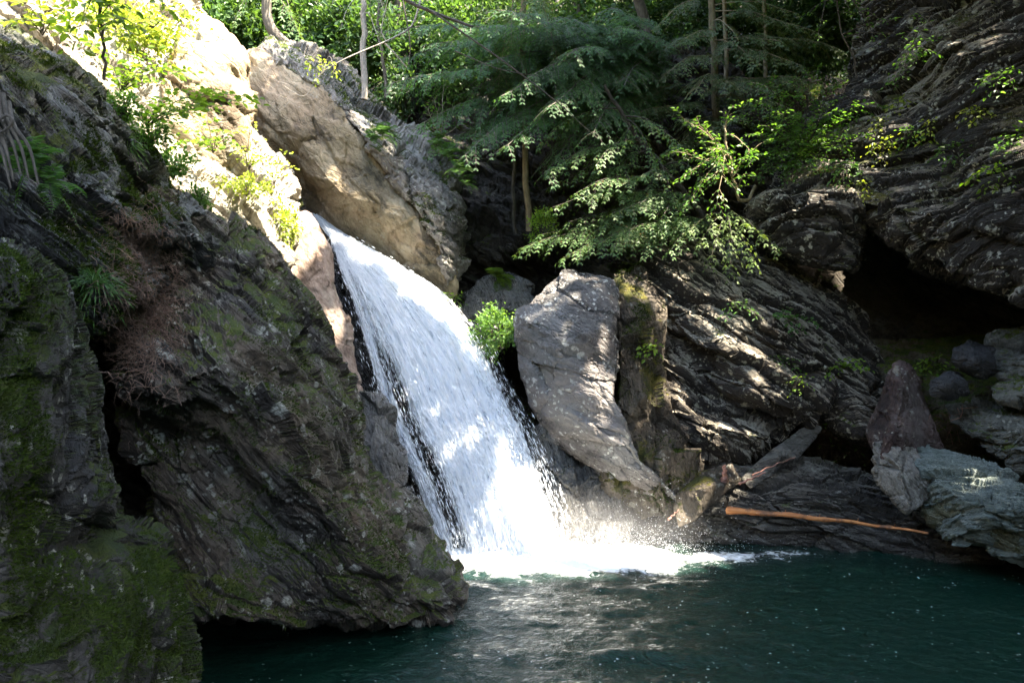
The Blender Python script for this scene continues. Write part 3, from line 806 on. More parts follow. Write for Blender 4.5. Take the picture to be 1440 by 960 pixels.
xs = np.unique(np.concatenate([np.linspace(-9, -5.2, 10), np.arange(-5.2, 7.2, 0.035), np.linspace(7.2, 10, 8)]))
ys = np.unique(np.concatenate([np.linspace(-14, 4.5, 24), np.arange(4.5, 12.5, 0.035), np.linspace(12.5, 16, 8)]))
X, Y = np.meshgrid(xs, ys)
fo = foam_field(X, Y)
rr = np.sqrt((X - FOAM_C.x) ** 2 + ((Y - FOAM_C.y)) ** 2)
amp = 0.012 + 0.045 * np.exp(-rr / 2.4)
pp = np.stack([X.ravel(), Y.ravel(), np.zeros(X.size)], 1)
wv = fbm(pp * np.array([1.6, 2.6, 1]), 301, 4, 0.55).reshape(X.shape)
wv2 = fbm(pp * np.array([5.0, 8.0, 1]), 302, 3, 0.55).reshape(X.shape)
ring = np.sin(rr * 7.5 + 2.2 * wv) * np.exp(-rr / 3.2)
Z = amp * (wv * 1.4 + wv2 * 0.55 + ring * 0.5)
Z += np.clip(fo - 0.45, 0, 1) * (0.10 + 0.10 * fbm(pp * 4.2, 303, 4, 0.6).reshape(X.shape))
WV = np.stack([X.ravel(), Y.ravel(), Z.ravel()], 1)
nx, ny = len(xs), len(ys)
a = (np.arange(ny - 1)[:, None] * nx + np.arange(nx - 1)[None, :]).ravel()
me = np_mesh("water", WV, np.stack([a, a + 1, a + nx + 1, a + nx], 1))
at = me.attributes.new("foam", 'FLOAT', 'POINT')
at.data.foreach_set("value", fo.ravel().astype(np.float32))
water = link_mesh("water", me, water_mat())
tag(water, kind="structure")

# ================================================================== WATERFALL
LE = [(438, 303, 13.0), (460, 325, 12.75), (471, 345, 12.55), (480, 385, 12.2), (498, 445, 11.9), (516, 515, 11.65), (540, 590, 11.45), (562, 640, 11.3), (588, 705, 11.1), (618, 795, 10.75)]
RE = [(452, 306, 13.2), (478, 325, 13.1), (508, 345, 12.95), (560, 375, 12.75), (618, 415, 12.5), (678, 480, 12.2), (718, 555, 11.85), (752, 620, 11.5), (780, 690, 11.15), (803, 785, 10.7)]
def spline(pts, s):
    A = np.array([list(P(*p)) for p in pts]); n = len(A)
    t = s * (n - 1); i = np.clip(t.astype(int), 0, n - 2); f = (t - i)[:, None]
    p0 = A[np.clip(i - 1, 0, n - 1)]; p1 = A[i]; p2 = A[i + 1]; p3 = A[np.clip(i + 2, 0, n - 1)]
    return 0.5 * ((2 * p1) + (-p0 + p2) * f + (2 * p0 - 5 * p1 + 4 * p2 - p3) * f ** 2 + (-p0 + 3 * p1 - 3 * p2 + p3) * f ** 3)

def fall_point(u, v):
    """u across (0 left), v down the fall"""
    l = spline(LE, v); r = spline(RE, v)
    p = l * (1 - u)[:, None] + r * u[:, None]
    bulge = np.sin(np.pi * np.clip(u, 0, 1)) * (0.10 + 0.35 * v * (1 - 0.3 * v))
    p[:, 1] -= bulge
    return p

def fall_mat():
    t = NT("white_falling_water")
    uvn = t.n("UVMap"); uvn.uv_map = "flow"
    uv = uvn.outputs[0]
    sep = t.n("SeparateXYZ"); t.put(sep.inputs[0], uv)
    u, v = sep.outputs[0], sep.outputs[1]
    def co(su, sv, off=0.0):
        c = t.n("CombineXYZ")
        t.put(c.inputs[0], t.math('MULTIPLY', u, su)); t.put(c.inputs[1], t.math('MULTIPLY', v, sv)); c.inputs[2].default_value = off
        return c.outputs[0]
    long_ = t.noise(co(26, 5.0), 1.0, 6, 0.62, 0.3)         # ropes of water
    speck = t.noise(co(70, 40, 3.0), 1.0, 5, 0.72, 0.6)      # broken drops
    med = t.noise(co(9, 6, 7.0), 1.0, 4, 0.6, 0.3)
    dens = t.n("Attribute", attribute_name="dens").outputs["Fac"]
    s = t.math('ADD', t.math('MULTIPLY', long_, 0.60), t.math('ADD', t.math('MULTIPLY', speck, 0.55), t.math('MULTIPLY', med, 0.30)))
    cover = t.math('ADD', t.math('SUBTRACT', s, 0.725), dens)
    al = t.maprange(cover, -0.06, 0.10)
    tone = t.math('ADD', t.math('MULTIPLY', speck, 0.60), t.math('MULTIPLY', long_, 0.55))
    col = t.ramp(tone, [(0.45, (0.50, 0.56, 0.65)), (0.54, (0.82, 0.86, 0.90)), (0.63, (0.97, 0.97, 0.98))])
    bs = t.n("BsdfPrincipled")
    t.put(bs.inputs["Base Color"], col)
    t.put(bs.inputs["Roughness"], 0.35)
    t.put(bs.inputs["IOR"], 1.33)
    t.put(bs.inputs["Normal"], t.bump(t.math('ADD', long_, t.math('MULTIPLY', speck, 0.5)), 0.8, 0.06))
    tl = t.n("BsdfTranslucent"); t.put(tl.inputs[0], (0.75, 0.85, 0.95))
    m1 = t.n("MixShader"); m1.inputs[0].default_value = 0.3
    t.t.links.new(bs.outputs[0], m1.inputs[1]); t.t.links.new(tl.outputs[0], m1.inputs[2])
    tr = t.n("BsdfTransparent")
    m2 = t.n("MixShader")
    t.put(m2.inputs[0], al)
    t.t.links.new(tr.outputs[0], m2.inputs[1]); t.t.links.new(m1.outputs[0], m2.inputs[2])
    t.t.links.new(m2.outputs[0], t.out.inputs[0])
    return t.m

def fall_density(u, v):
    d = 0.31 + 0 * u
    d -= 0.50 * (1 - smooth(0.0, 0.10, u)) * smooth(0.1, 0.25, v)              # ragged left edge
    gap = np.exp(-((u - (0.13 + 0.10 * v)) / 0.07) ** 2) * smooth(0.45, 0.62, v)
    d -= 0.30 * gap                                                            # dark rock shows through
    veil = (1 - smooth(0.20, 0.36, u)) * smooth(0.25, 0.5, v)
    d -= 0.17 * veil
    d -= 0.46 * smooth(0.84, 1.0, u) * smooth(0.25, 0.6, v)
    d -= 0.06 * smooth(0.6, 0.85, u) * smooth(0.5, 0.8, v)
    streak = np.exp(-((u - 0.62) / 0.035) ** 2) * np.exp(-((v - 0.40) / 0.05) ** 2)
    d -= 0.30 * streak
    return d

def fall_sheet(name, nu, nv, off, seed, u0=-0.04, u1=1.06, amp=1.0):
    uu = np.linspace(u0, u1, nu); vv = np.linspace(0, 1, nv)
    U, Vv = np.meshgrid(uu, vv); U = U.ravel(); Vv = Vv.ravel()
    p = fall_point(U, Vv)
    q = np.stack([U * 16, Vv * 4.5, np.full(len(U), seed * 1.7)], 1)
    q2 = np.stack([U * 55, Vv * 60, np.full(len(U), seed * 2.3)], 1)
    grow = 0.25 + 0.9 * Vv
    d = amp * grow * (0.16 * fbm(q, 400 + seed, 4, 0.6) + 0.05 * fbm(q2, 410 + seed, 3, 0.6))
    p[:, 1] += -off + d * -0.8
    p[:, 2] += d * 0.5
    p[:, 0] += 0.3 * d
    a = (np.arange(nv - 1)[:, None] * nu + np.arange(nu - 1)[None, :]).ravel()
    F = np.stack([a, a + 1, a + nu + 1, a + nu], 1)
    return p, F, U, Vv

VF, FF, UU, DD, base_i = [], [], [], [], 0
for k, (off, dd) in enumerate(((0.0, 0.05), (0.14, -0.05), (0.27, -0.15))):
    p, F, U, Vv = fall_sheet("s", 230, 420, off, k)
    VF.append(p); FF.append(F + base_i); UU.append(np.stack([U * 1.0 + 0.37 * k, Vv + 0.21 * k], 1)); DD.append(fall_density(U, Vv) + dd)
    base_i += len(p)
VF = np.concatenate(VF); FF = np.concatenate(FF); UU = np.concatenate(UU); DD = np.concatenate(DD)
me = np_mesh("waterfall", VF, FF)
at = me.attributes.new("dens", 'FLOAT', 'POINT'); at.data.foreach_set("value", DD.astype(np.float32))
ul = me.uv_layers.new(name="flow")
ul.data.foreach_set("uv", UU[FF.ravel()].ravel().astype(np.float32))
waterfall = link_mesh("waterfall", me, fall_mat())
tag(waterfall, kind="structure")
# ================================================================== VEGETATION TOOLS
_bv = {}
def bvh_all():
    if 'b' not in _bv:
        Vs, Fs, n = [], [], 0
        for nm, V, F in ROCK_TRIS:
            Vs.append(V); Fs.append(F + n); n += len(V)
        Vs = np.concatenate(Vs); Fs = np.concatenate(Fs)
        _bv['b'] = BVHTree.FromPolygons(Vs.tolist(), Fs.tolist())
    return _bv['b']
def surf(px, py, d):
    o = Vector((0, 0, CAM_H)); dr = (P(px, py, 5) - o).normalized()
    h = bvh_all().ray_cast(o, dr)
    return h[0] if h[0] is not None and abs(h[0].y - d) < 2.2 else P(px, py, d)

rs = np.random.RandomState(7)

def leaf_mat(name, c1, c2, trans=0.35, rough=0.45, spec=0.3, c3=None):
    t = NT(name)
    geo = t.n("NewGeometry")
    rnd = geo.outputs["Random Per Island"]
    stops = [(0.0, c1), (0.75, c2)] + ([(0.97, c2), (0.985, c3)] if c3 else [])
    col = t.ramp(rnd, stops)
    col = t.mix(1.0, col, t.ramp(t.noise(geo.outputs["Position"], 1.4, 3, 0.6), [(0.35, 0.65), (0.65, 1.3)]), 'MULTIPLY')
    bs = t.n("BsdfPrincipled")
    t.put(bs.inputs["Base Color"], col); t.put(bs.inputs["Roughness"], rough); t.put(bs.inputs["Specular IOR Level"], spec)
    tl = t.n("BsdfTranslucent")
    t.put(tl.inputs[0], t.mix(1.0, col, (1.9, 1.9, 0.7, 1), 'MULTIPLY'))
    m = t.n("MixShader"); m.inputs[0].default_value = trans
    t.t.links.new(bs.outputs[0], m.inputs[1]); t.t.links.new(tl.outputs[0], m.inputs[2])
    t.t.links.new(m.outputs[0], t.out.inputs[0])
    return t.m

def bark_mat(name, c1, c2, scale=1.0):
    t = NT(name)
    pos = t.n("NewGeometry").outputs["Position"]
    cx = t.vmath('MULTIPLY', pos, (1, 1, 0.25))
    n = t.noise(cx, 26 * scale, 6, 0.7)
    n2 = t.noise(pos, 5 * scale, 4, 0.6)
    bs = t.n("BsdfPrincipled")
    t.put(bs.inputs["Base Color"], t.ramp(t.math('ADD', t.math('MULTIPLY', n, 0.6), t.math('MULTIPLY', n2, 0.4)), [(0.36, c1), (0.62, c2)]))
    t.put(bs.inputs["Roughness"], 0.85)
    t.put(bs.inputs["Normal"], t.bump(n, 0.9, 0.015))
    t.t.links.new(bs.outputs[0], t.out.inputs[0])
    return t.m

L_hem = leaf_mat("hemlock_needles", (0.035, 0.09, 0.042), (0.085, 0.175, 0.07), 0.40, 0.5, 0.25)
L_hem2 = leaf_mat("lighter_hemlock_needles", (0.055, 0.115, 0.042), (0.125, 0.21, 0.075), 0.35, 0.45, 0.35, (0.22, 0.13, 0.05))
L_dry = leaf_mat("greyish_hemlock_needles", (0.05, 0.09, 0.042), (0.13, 0.18, 0.08), 0.35, 0.5, 0.3, (0.25, 0.16, 0.09))
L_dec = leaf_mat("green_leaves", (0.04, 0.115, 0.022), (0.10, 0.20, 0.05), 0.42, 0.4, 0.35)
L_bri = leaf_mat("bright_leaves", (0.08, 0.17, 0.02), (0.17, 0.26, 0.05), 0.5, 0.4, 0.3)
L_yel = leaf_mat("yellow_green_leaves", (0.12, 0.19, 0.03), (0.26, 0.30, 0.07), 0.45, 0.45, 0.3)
L_fern = leaf_mat("fern_green", (0.035, 0.10, 0.03), (0.08, 0.17, 0.05), 0.4)
L_far = leaf_mat("far_tree_leaves", (0.035, 0.085, 0.03), (0.08, 0.15, 0.05), 0.4)
L_farh = leaf_mat("far_hemlock_needles", (0.025, 0.06, 0.03), (0.06, 0.11, 0.045), 0.35)
B_grey = bark_mat("grey_bark", (0.05, 0.042, 0.034), (0.17, 0.145, 0.12))
B_tan = bark_mat("tan_bark", (0.12, 0.09, 0.05), (0.33, 0.26, 0.16))
B_dark = bark_mat("dark_twig_bark", (0.025, 0.02, 0.016), (0.085, 0.07, 0.055))
B_pale = bark_mat("pale_bark", (0.14, 0.12, 0.10), (0.42, 0.38, 0.33))
B_dead = bark_mat("dead_twig", (0.13, 0.10, 0.08), (0.32, 0.27, 0.22))

def unit(a): return a / np.maximum(np.linalg.norm(a, axis=-1, keepdims=True), 1e-9)

class Leaves:
    """collects leaf blades and turns them into one mesh"""
    def __init__(s): s.b = []
    def add(s, pos, dirs, nrm, ln, wd):
        s.b.append((np.atleast_2d(pos), np.atleast_2d(dirs), np.atleast_2d(nrm), np.atleast_1d(ln), np.atleast_1d(wd)))
    def arrays(s):
        return [np.concatenate([b[k] for b in s.b]) for k in range(5)]
    def count(s): return sum(len(b[0]) for b in s.b)
    def mesh(s, name, shape='leaf', keep=None, org=None):
        p, d, n, l, w = s.arrays()
        if keep is not None:
            p, d, n, l, w = (x[keep] for x in (p, d, n, l, w))
        if org is not None: p = p - np.array(org)
        d = unit(d); side = unit(np.cross(d, n)); up = np.cross(side, d)
        l = l[:, None]; w = w[:, None]
        k = len(p)
        if shape == 'needle':
            V = np.stack([p, p + d * l * 0.4 + side * w * 0.5, p + d * l - up * l * 0.12, p + d * l * 0.4 - side * w * 0.5], 1).reshape(-1, 3)
            F = np.arange(k * 4).reshape(-1, 4)
        else:
            f = 0.16
            V = np.stack([p, p + d * l * .28 + side * w * .42 + up * w * f, p + d * l * .66 + side * w * .38 + up * w * f * .6,
                          p + d * l - up * l * .14, p + d * l * .66 - side * w * .38 + up * w * f * .6, p + d * l * .28 - side * w * .42 + up * w * f], 1).reshape(-1, 3)
            b = np.arange(k)[:, None] * 6
            F = np.concatenate([b + np.array([0, 1, 2, 3]), b + np.array([0, 3, 4, 5])])
        return np_mesh(name, V, F, False)

class Stems:
    """tapered tubes"""
    def __init__(s): s.V = []; s.F = []; s.n = 0
    def tube(s, pts, r0, r1, sides=5):
        A = np.array([list(q) for q in pts], dtype=float)
        T = unit(np.gradient(A, axis=0))
        ref = np.array([0.31, 0.17, 0.93]) if abs(T[0, 2]) < 0.9 else np.array([0.93, 0.2, 0.1])
        S = unit(np.cross(T, ref)); U = np.cross(S, T)
        m = len(A); rad = np.linspace(r0, r1, m)[:, None]
        ring = []
        for k in range(sides):
            a = 2 * math.pi * k / sides
            ring.append(A + rad * (math.cos(a) * S + math.sin(a) * U))
        V = np.stack(ring, 1).reshape(-1, 3)
        F = []
        for i in range(m - 1):
            for k in range(sides):
                k2 = (k + 1) % sides
                F.append((i * sides + k, i * sides + k2, (i + 1) * sides + k2, (i + 1) * sides + k))
        s.V.append(V); s.F.append(np.array(F) + s.n); s.n += len(V)
    def mesh(s, name, org=None):
        V = np.concatenate(s.V)
        if org is not None: V = V - np.array(org)
        return np_mesh(name, V, np.concatenate(s.F))

def curve3(a, b, sag=0.0, n=12, wob=0.0, side=None):
    a = np.array(list(a)); b = np.array(list(b))
    t = np.linspace(0, 1, n)[:, None]
    p = a * (1 - t) + b * t
    p[:, 2] += (sag * 4 * t * (1 - t))[:, 0]
    L = np.linalg.norm(b - a)
    if wob:
        ph = rs.rand(3) * 6
        for k in range(3):
            p[:, k] += wob * L * np.sin(t[:, 0] * (5 + 3 * k) + ph[k]) * t[:, 0] * (1 - 0.5 * t[:, 0])
    return p

def resample(p, s):
    seg = np.linalg.norm(np.diff(p, axis=0), axis=1); c = np.concatenate([[0], np.cumsum(seg)])
    x = s * c[-1]
    return np.stack([np.interp(x, c, p[:, k]) for k in range(3)], 1), c[-1]

def hemlock_limb(lv, st, a, b, sag=0.25, start=0.15, width=0.34, dens=1.0, r=0.014, twig=0.06):
    """a limb of flat, drooping sprays: side shoots, two ranks of twigs on each, two ranks of blades on every twig"""
    p = curve3(a, b, sag, 14, 0.02)
    st.tube(p, r, r * 0.25, 5)
    _, L = resample(p, np.array([0.0]))
    m = max(4, int(L * (1 - start) / 0.115 * dens))
    s = np.linspace(start, 0.995, m) + rs.uniform(-0.3, 0.3, m) / m
    q, _ = resample(p, np.clip(s, 0, 1)); q2, _ = resample(p, np.clip(s + 0.03, 0, 1.0)); q0, _ = resample(p, np.clip(s - 0.03, 0, 1))
    T = unit(q2 - q0)
    side = unit(np.cross(T, np.array([0, 0, 1.0])) + 1e-6)
    Z = np.array([0, 0, 1.0])
    for i in range(m):
        for sg in (-1, 1):
            if rs.rand() < 0.10: continue
            l2 = L * width * (1.05 - 0.85 * abs(s[i] - 0.30) / 0.70) * rs.uniform(0.45, 1.2)
            l2 = max(0.12, min(l2, 0.95))
            d = unit((T[i] * 0.75 + sg * side[i] * rs.uniform(0.55, 1.0) + np.array([0, 0, rs.uniform(-0.35, 0.10)]))[None])[0]
            k = max(3, int(l2 / 0.062))
            tt = np.linspace(0.10, 1, k) + rs.uniform(-.02, .02, k)
            pts = q[i] + d * (tt * l2)[:, None]; pts[:, 2] -= 0.34 * l2 * tt ** 2
            if l2 > 0.2: st.tube(np.concatenate([q[i][None], pts[::max(1, k // 4)], pts[-1:]]), r * 0.3, r * 0.10, 3)
            dd = unit(d + np.stack([0 * tt, 0 * tt, -0.68 * tt], 1))
            sd = unit(np.cross(dd, Z)); sd = unit(sd + rs.normal(0, 0.10, (k, 3)))
            nr = unit(np.cross(sd, dd) + rs.normal(0, 0.20, (k, 3)))
            for g in (-1, 1):
                bd = unit(dd * 0.8 + g * sd * rs.uniform(0.5, 1.0, (k, 1)) + rs.normal(0, 0.10, (k, 3)))
                bl = np.maximum(0.05, 0.36 * l2 * (1.12 - tt)) * rs.uniform(0.6, 1.2, k)
                c = 5
                u = np.linspace(0.12, 1, c)
                tp = (pts[:, None] + bd[:, None] * (bl[:, None] * u)[..., None])
                tp[..., 2] -= 0.22 * bl[:, None] * u ** 2
                b3 = unit(bd[:, None] + np.stack([0 * u, 0 * u, -0.44 * u], 1)[None])
                n3 = np.broadcast_to(nr[:, None], tp.shape)
                s3 = unit(np.cross(b3, n3))
                kk = k * c
                for h in (-1, 1):
                    nd = unit((b3 + h * s3 * rs.uniform(0.45, 0.9, (k, c, 1))).reshape(-1, 3) + rs.normal(0, 0.08, (kk, 3)))
                    ln = (np.clip(bl * 0.36, 0.028, twig)[:, None] * (1.15 - 0.45 * u)).ravel() * rs.uniform(0.7, 1.2, kk)
                    lv.add(tp.reshape(-1, 3), nd, n3.reshape(-1, 3), ln, np.maximum(0.011, ln * 0.27))

def broad_limb(lv, st, a, b, sag=0.15, start=0.2, dens=1.0, leaf=0.07, r=0.010, spread=0.45, flat=0.6):
    """a limb with forked twigs and alternate leaves"""
    p = curve3(a, b, sag, 12, 0.035)
    st.tube(p, r, r * 0.3, 5)
    _, L = resample(p, np.array([0.0]))
    m = max(3, int(L * (1 - start) / 0.10 * dens))
    s = np.clip(np.linspace(start, 1.0, m) + rs.uniform(-0.4, 0.4, m) / m, 0, 1)
    q, _ = resample(p, s); q2, _ = resample(p, np.clip(s + 0.04, 0, 1)); q0, _ = resample(p, np.clip(s - 0.04, 0, 1))
    T = unit(q2 - q0)
    for i in range(m):
        for sg in (-1, 1):
            l2 = max(0.12, min(0.7, L * spread * rs.uniform(0.35, 1.0) * (1.1 - 0.6 * s[i])))
            side = unit(np.cross(T[i], np.array([0, 0, 1.0])) + 1e-6)
            d = unit((T[i] * 0.8 + sg * side * rs.uniform(0.4, 1.0) + np.array([0, 0, rs.uniform(-0.25, 0.35)]))[None])[0]
            k = max(3, int(l2 / (leaf * 0.62)))
            tt = np.linspace(0.15, 1, k)
            pts = q[i] + d * (tt * l2)[:, None]; pts[:, 2] -= 0.18 * l2 * tt ** 2
            st.tube(np.concatenate([q[i][None], pts[::max(1, k // 3)], pts[-1:]]), r * 0.32, r * 0.12, 3)
            alt = np.where(np.arange(k) % 2 == 0, 1, -1)[:, None]
            sd = unit(np.cross(d, np.array([0, 0, 1.0])))
            bd = unit(d * 0.7 + alt * sd * rs.uniform(0.5, 1.1, (k, 1)) + rs.normal(0, 0.2, (k, 3)) + np.array([0, 0, -0.18]))
            nn = unit(np.array([0, 0, flat]) + rs.normal(0, 0.32, (k, 3)))
            bl = leaf * rs.uniform(0.65, 1.2, k)
            lv.add(pts + bd * 0.01, bd, nn, bl, bl * 0.62)

def plant(name, root_pt, limbs, style, leafm, barkm, label, cat, group=None, trunk=None, tr=(0.05, 0.03), dens=1.0, leaf=0.07, sag=0.2,
          start=0.15, width=0.34, r=0.012, twig=0.06, crown="crown", trunk_name="trunk", shape=None, spread=0.45, extra=None):
    """trunk: list of points; limbs: list of (start point or fraction along trunk, end point)"""
    lv, st = Leaves(), Stems()
    root = empty(name, tuple(root_pt), label, cat, group)
    if trunk is not None:
        tp = np.array([list(q) for q in trunk])
        sm, _ = resample(tp, np.linspace(0, 1, 16))
        sm[1:-1] += rs.normal(0, 0.012, sm[1:-1].shape)
        tk = Stems(); tk.tube(sm, tr[0], tr[1], 9)
        link_mesh(trunk_name, tk.mesh(trunk_name, root_pt), barkm, root)
    for a, b in limbs:
        if a is None:      # leave the trunk a little above the height of the limb's tip
            fine = resample(tp, np.linspace(0.1, 1, 60))[0]
            a = fine[np.argmin(np.abs(fine[:, 2] - (b[2] + rs.uniform(0.1, 0.8))))]
        elif not hasattr(a, "__len__"):
            a = resample(tp, np.array([a]))[0][0]
        if style == 'hemlock': hemlock_limb(lv, st, a, b, sag, start, width, dens, r, twig)
        else: broad_limb(lv, st, a, b, sag, start, dens, leaf, r, spread)
    link_mesh("branches", st.mesh("branches", root_pt), barkm, root)
    link_mesh(crown, lv.mesh(crown, shape or ('needle' if style == 'hemlock' else 'leaf'), org=root_pt), leafm, root)
    return root

def fern(root_pt, n, L, label, group=None, toward=(0, -1, 0.3), spread=1.0, leafm=None, seed=None):
    root = empty("fern", tuple(root_pt), label, "fern", group)
    r0 = np.array(list(root_pt)); lv, st = Leaves(), Stems()
    tw = unit(np.array([toward], dtype=float))[0]
    for i in range(n):
        d = unit((tw + rs.normal(0, 0.55 * spread, 3) + np.array([0, 0, 0.25]))[None])[0]
        l = L * rs.uniform(0.7, 1.15)
        t = np.linspace(0, 1, 16)
        p = r0 + rs.normal(0, 0.02, 3) + d * (t * l)[:, None]; p[:, 2] += l * (0.25 * t - 0.62 * t ** 2)
        st.tube(p[::3], 0.003, 0.001, 3)
        T = unit(np.gradient(p, axis=0)); sd = unit(np.cross(T, np.array([0, 0, 1.0])) + 1e-6); nn = np.cross(sd, T)
        w = l * 0.30 * np.sin(np.pi * np.clip(t * 0.9 + 0.12, 0, 1)) ** 0.8
        for g in (-1, 1):
            lv.add(p[1:], unit(g * sd[1:] + T[1:] * 0.35 + rs.normal(0, 0.05, (15, 3))), nn[1:], w[1:] + 0.01, np.full(15, l * 0.034))
    link_mesh("stem", st.mesh("stem", root_pt), B_dark, root)
    link_mesh("frond", lv.mesh("frond", 'leaf', org=root_pt), leafm or L_fern, root)
    return root

def sprig(px, py, d, ends, label, leafm, leaf=0.06, name="leafy_sprig", cat="sprig", group="leafy sprigs on the right cliff", dens=1.0, sag=0.08, bark=None, spread=0.5):
    root_pt = surf(px, py, d)
    if root_pt.y == d: root_pt = P(px, py, d)
    ends = [P(a, b, root_pt.y - 0.10 - 0.05 * (k % 3)) for k, (a, b) in enumerate(ends)]
    return plant(name, root_pt, [(tuple(root_pt), e) for e in ends], 'broad', leafm, bark or B_dark, label, cat, group, dens=dens, leaf=leaf, sag=sag,
                 r=0.005, crown="leaves", spread=spread, start=0.12)

def ball_bush(center, rad, n, leaf, leafm, label, name="bush", cat="bush", group=None, squash=(1, 1, 1), nst=14):
    c = np.array(list(center)); root_pt = c - np.array([0, -0.3 * rad, rad * squash[2] * 0.9])
    root = empty(name, tuple(root_pt), label, cat, group)
    lv, st = Leaves(), Stems()
    cl = unit(rs.normal(0, 1, (34, 3))) * rs.uniform(0.45, 1.0, (34, 1)) * rad * np.array(squash) + c
    for q in cl[:nst]: st.tube(curve3(root_pt, q, 0.05, 5, 0.03), 0.008, 0.003, 4)
    which = rs.randint(0, len(cl), n)
    pos = cl[which] + rs.normal(0, 0.16 * rad, (n, 3))
    o = unit(pos - c)
    lv.add(pos, unit(o + rs.normal(0, 0.6, (n, 3))), unit(o * 0.7 + np.array([0, 0, 0.6]) + rs.normal(0, 0.35, (n, 3))), leaf * rs.uniform(0.6, 1.2, n), leaf * 0.6 * rs.uniform(0.7, 1.2, n))
    link_mesh("branches", st.mesh("branches", root_pt), B_dark, root)
    link_mesh("leaves", lv.mesh("leaves", org=root_pt), leafm, root)
    return root
# ================================================================== BACKGROUND FOREST
def far_tree(kind, h):
    """prototype data: trunk mesh and crown mesh of a whole tree of height h at the origin"""
    st, lv = Stems(), Leaves()
    tp = curve3((0, 0, -0.5), (rs.uniform(-.3, .3), rs.uniform(-.3, .3), h), 0, 12, 0.01)
    st.tube(tp, h * 0.020, h * 0.004, 8)
    if kind == 'hemlock':
        for i in range(54):
            z = h * (0.10 + 0.88 * (i / 70.0)); a = i * 2.4 + rs.uniform(-.3, .3)
            l = h * 0.30 * (1.08 - z / h) * rs.uniform(0.7, 1.1) + 0.2
            s0 = np.array([0, 0, z]); e = s0 + np.array([math.cos(a) * l, math.sin(a) * l, -0.22 * l])
            p = curve3(s0, e, 0.12 * l, 6, 0.02)
            st.tube(p, 0.022, 0.005, 4)
            k = int(l * 62)
            t = rs.uniform(0.1, 1, k) ** 0.8
            q, _ = resample(p, t)
            sd = np.array([-math.sin(a), math.cos(a), 0]); w = 0.30 * l * (1.1 - t)
            u = rs.uniform(-1, 1, k)
            q = q + sd * (u * w)[:, None]; q[:, 2] -= np.abs(u) * w * 0.3 + rs.uniform(0, 0.06, k)
            d = unit(np.array([math.cos(a), math.sin(a), -0.45]) + sd * (u * 0.9)[:, None] + rs.normal(0, .18, (k, 3)))
            lv.add(q, d, unit(np.array([0, 0, 1.0]) + rs.normal(0, .3, (k, 3))), rs.uniform(0.12, 0.26, k), rs.uniform(0.03, 0.06, k))
        return st.mesh("trunk"), lv.mesh("crown", 'needle')
    for i in range(36):
        z = h * (0.08 + 0.88 * (i / 36.0)); a = i * 2.4 + rs.uniform(-.4, .4)
        l = h * 0.26 * math.sin(math.pi * min(1, 0.2 + 0.75 * (z / h))) * rs.uniform(0.7, 1.2) + 0.3
        s0 = np.array([0, 0, z]); e = s0 + np.array([math.cos(a) * l, math.sin(a) * l, 0.35 * l])
        p = curve3(s0, e, 0.1 * l, 6, 0.03)
        st.tube(p, 0.03, 0.006, 4)
        for c in range(7):
            cc, _ = resample(p, np.array([rs.uniform(0.3, 1)])); cc = cc[0] + rs.normal(0, 0.22 * l, 3) * np.array([1, 1, 0.5])
            k = 40
            q = cc + rs.normal(0, 0.22, (k, 3)) * np.array([1.2, 1.2, 0.45])
            lv.add(q, unit(rs.normal(0, 1, (k, 3)) * np.array([1, 1, .4])), unit(np.array([0, 0, 1.0]) + rs.normal(0, .45, (k, 3))), rs.uniform(0.07, 0.14, k), rs.uniform(0.045, 0.09, k))
    return st.mesh("trunk"), lv.mesh("crown")

PROTO = {}
for key, kind, h in (("hemlock", 'hemlock', 7.5), ("hemlock2", 'hemlock', 9.0), ("broad", 'broad', 7.0), ("broad2", 'broad', 6.0)):
    PROTO[key] = far_tree(kind, h)

def far_place(key, px, py, d, sc, rz, label, name=None, bark=None, group="trees on the slope behind the falls"):
    hem = key.startswith("hemlock")
    p = P(px, py, d)
    root = empty(name or ("hemlock_tree" if hem else "broadleaf_tree"), p, label, "tree", group)
    root.scale = (sc, sc, sc); root.rotation_euler = (R(rs.uniform(-4, 4)), R(rs.uniform(-4, 4)), rz)
    tk, cr = PROTO[key]
    link_mesh("trunk", tk, bark or B_grey, root)
    link_mesh("crown", cr, L_farh if hem else L_far, root)
    return root

far_place("broad", 300, 80, 17.5, 0.75, 0.3, "small leafy tree directly behind the rounded tan boulder")
far_place("hemlock", 385, 52, 16.5, 0.8, 1.3, "dark conifer with a bent trunk base on the ledge behind the tan rock face")
far_place("broad2", 345, 60, 20.0, 1.1, 2.1, "pale green leafy tree far behind the tan face, left of the bent conifer")
far_place("hemlock2", 445, 60, 18.5, 0.9, 0.2, "dark conifer behind the grey ridge, between the bent conifer and the pale slim trunk")
far_place("broad", 500, 100, 21.0, 1.2, 1.0, "leafy tree far behind the pale slim trunk")
far_place("hemlock", 565, 150, 17.0, 0.85, 2.4, "conifer rising behind the fern-covered edge of the grey ridge")
far_place("hemlock2", 640, 120, 19.0, 1.0, 0.9, "tall conifer behind the big hanging hemlock, at its left")
far_place("broad", 720, 110, 20.0, 1.1, 3.0, "leafy tree glimpsed through the middle of the hanging hemlock")
far_place("hemlock", 810, 90, 18.5, 1.0, 1.8, "conifer behind the right side of the hanging hemlock")
far_place("hemlock2", 900, 90, 17.5, 0.9, 0.5, "conifer at top centre, left of the bare brown trunks")
far_place("broad2", 985, 60, 19.0, 1.0, 2.7, "leafy tree behind the bare brown trunks at top")
far_place("hemlock", 1080, 60, 18.0, 0.95, 4.0, "conifer on the slope right of the bare brown trunks")
far_place("hemlock2", 1180, 20, 18.5, 0.9, 5.0, "conifer behind the top of the overhanging cliff")
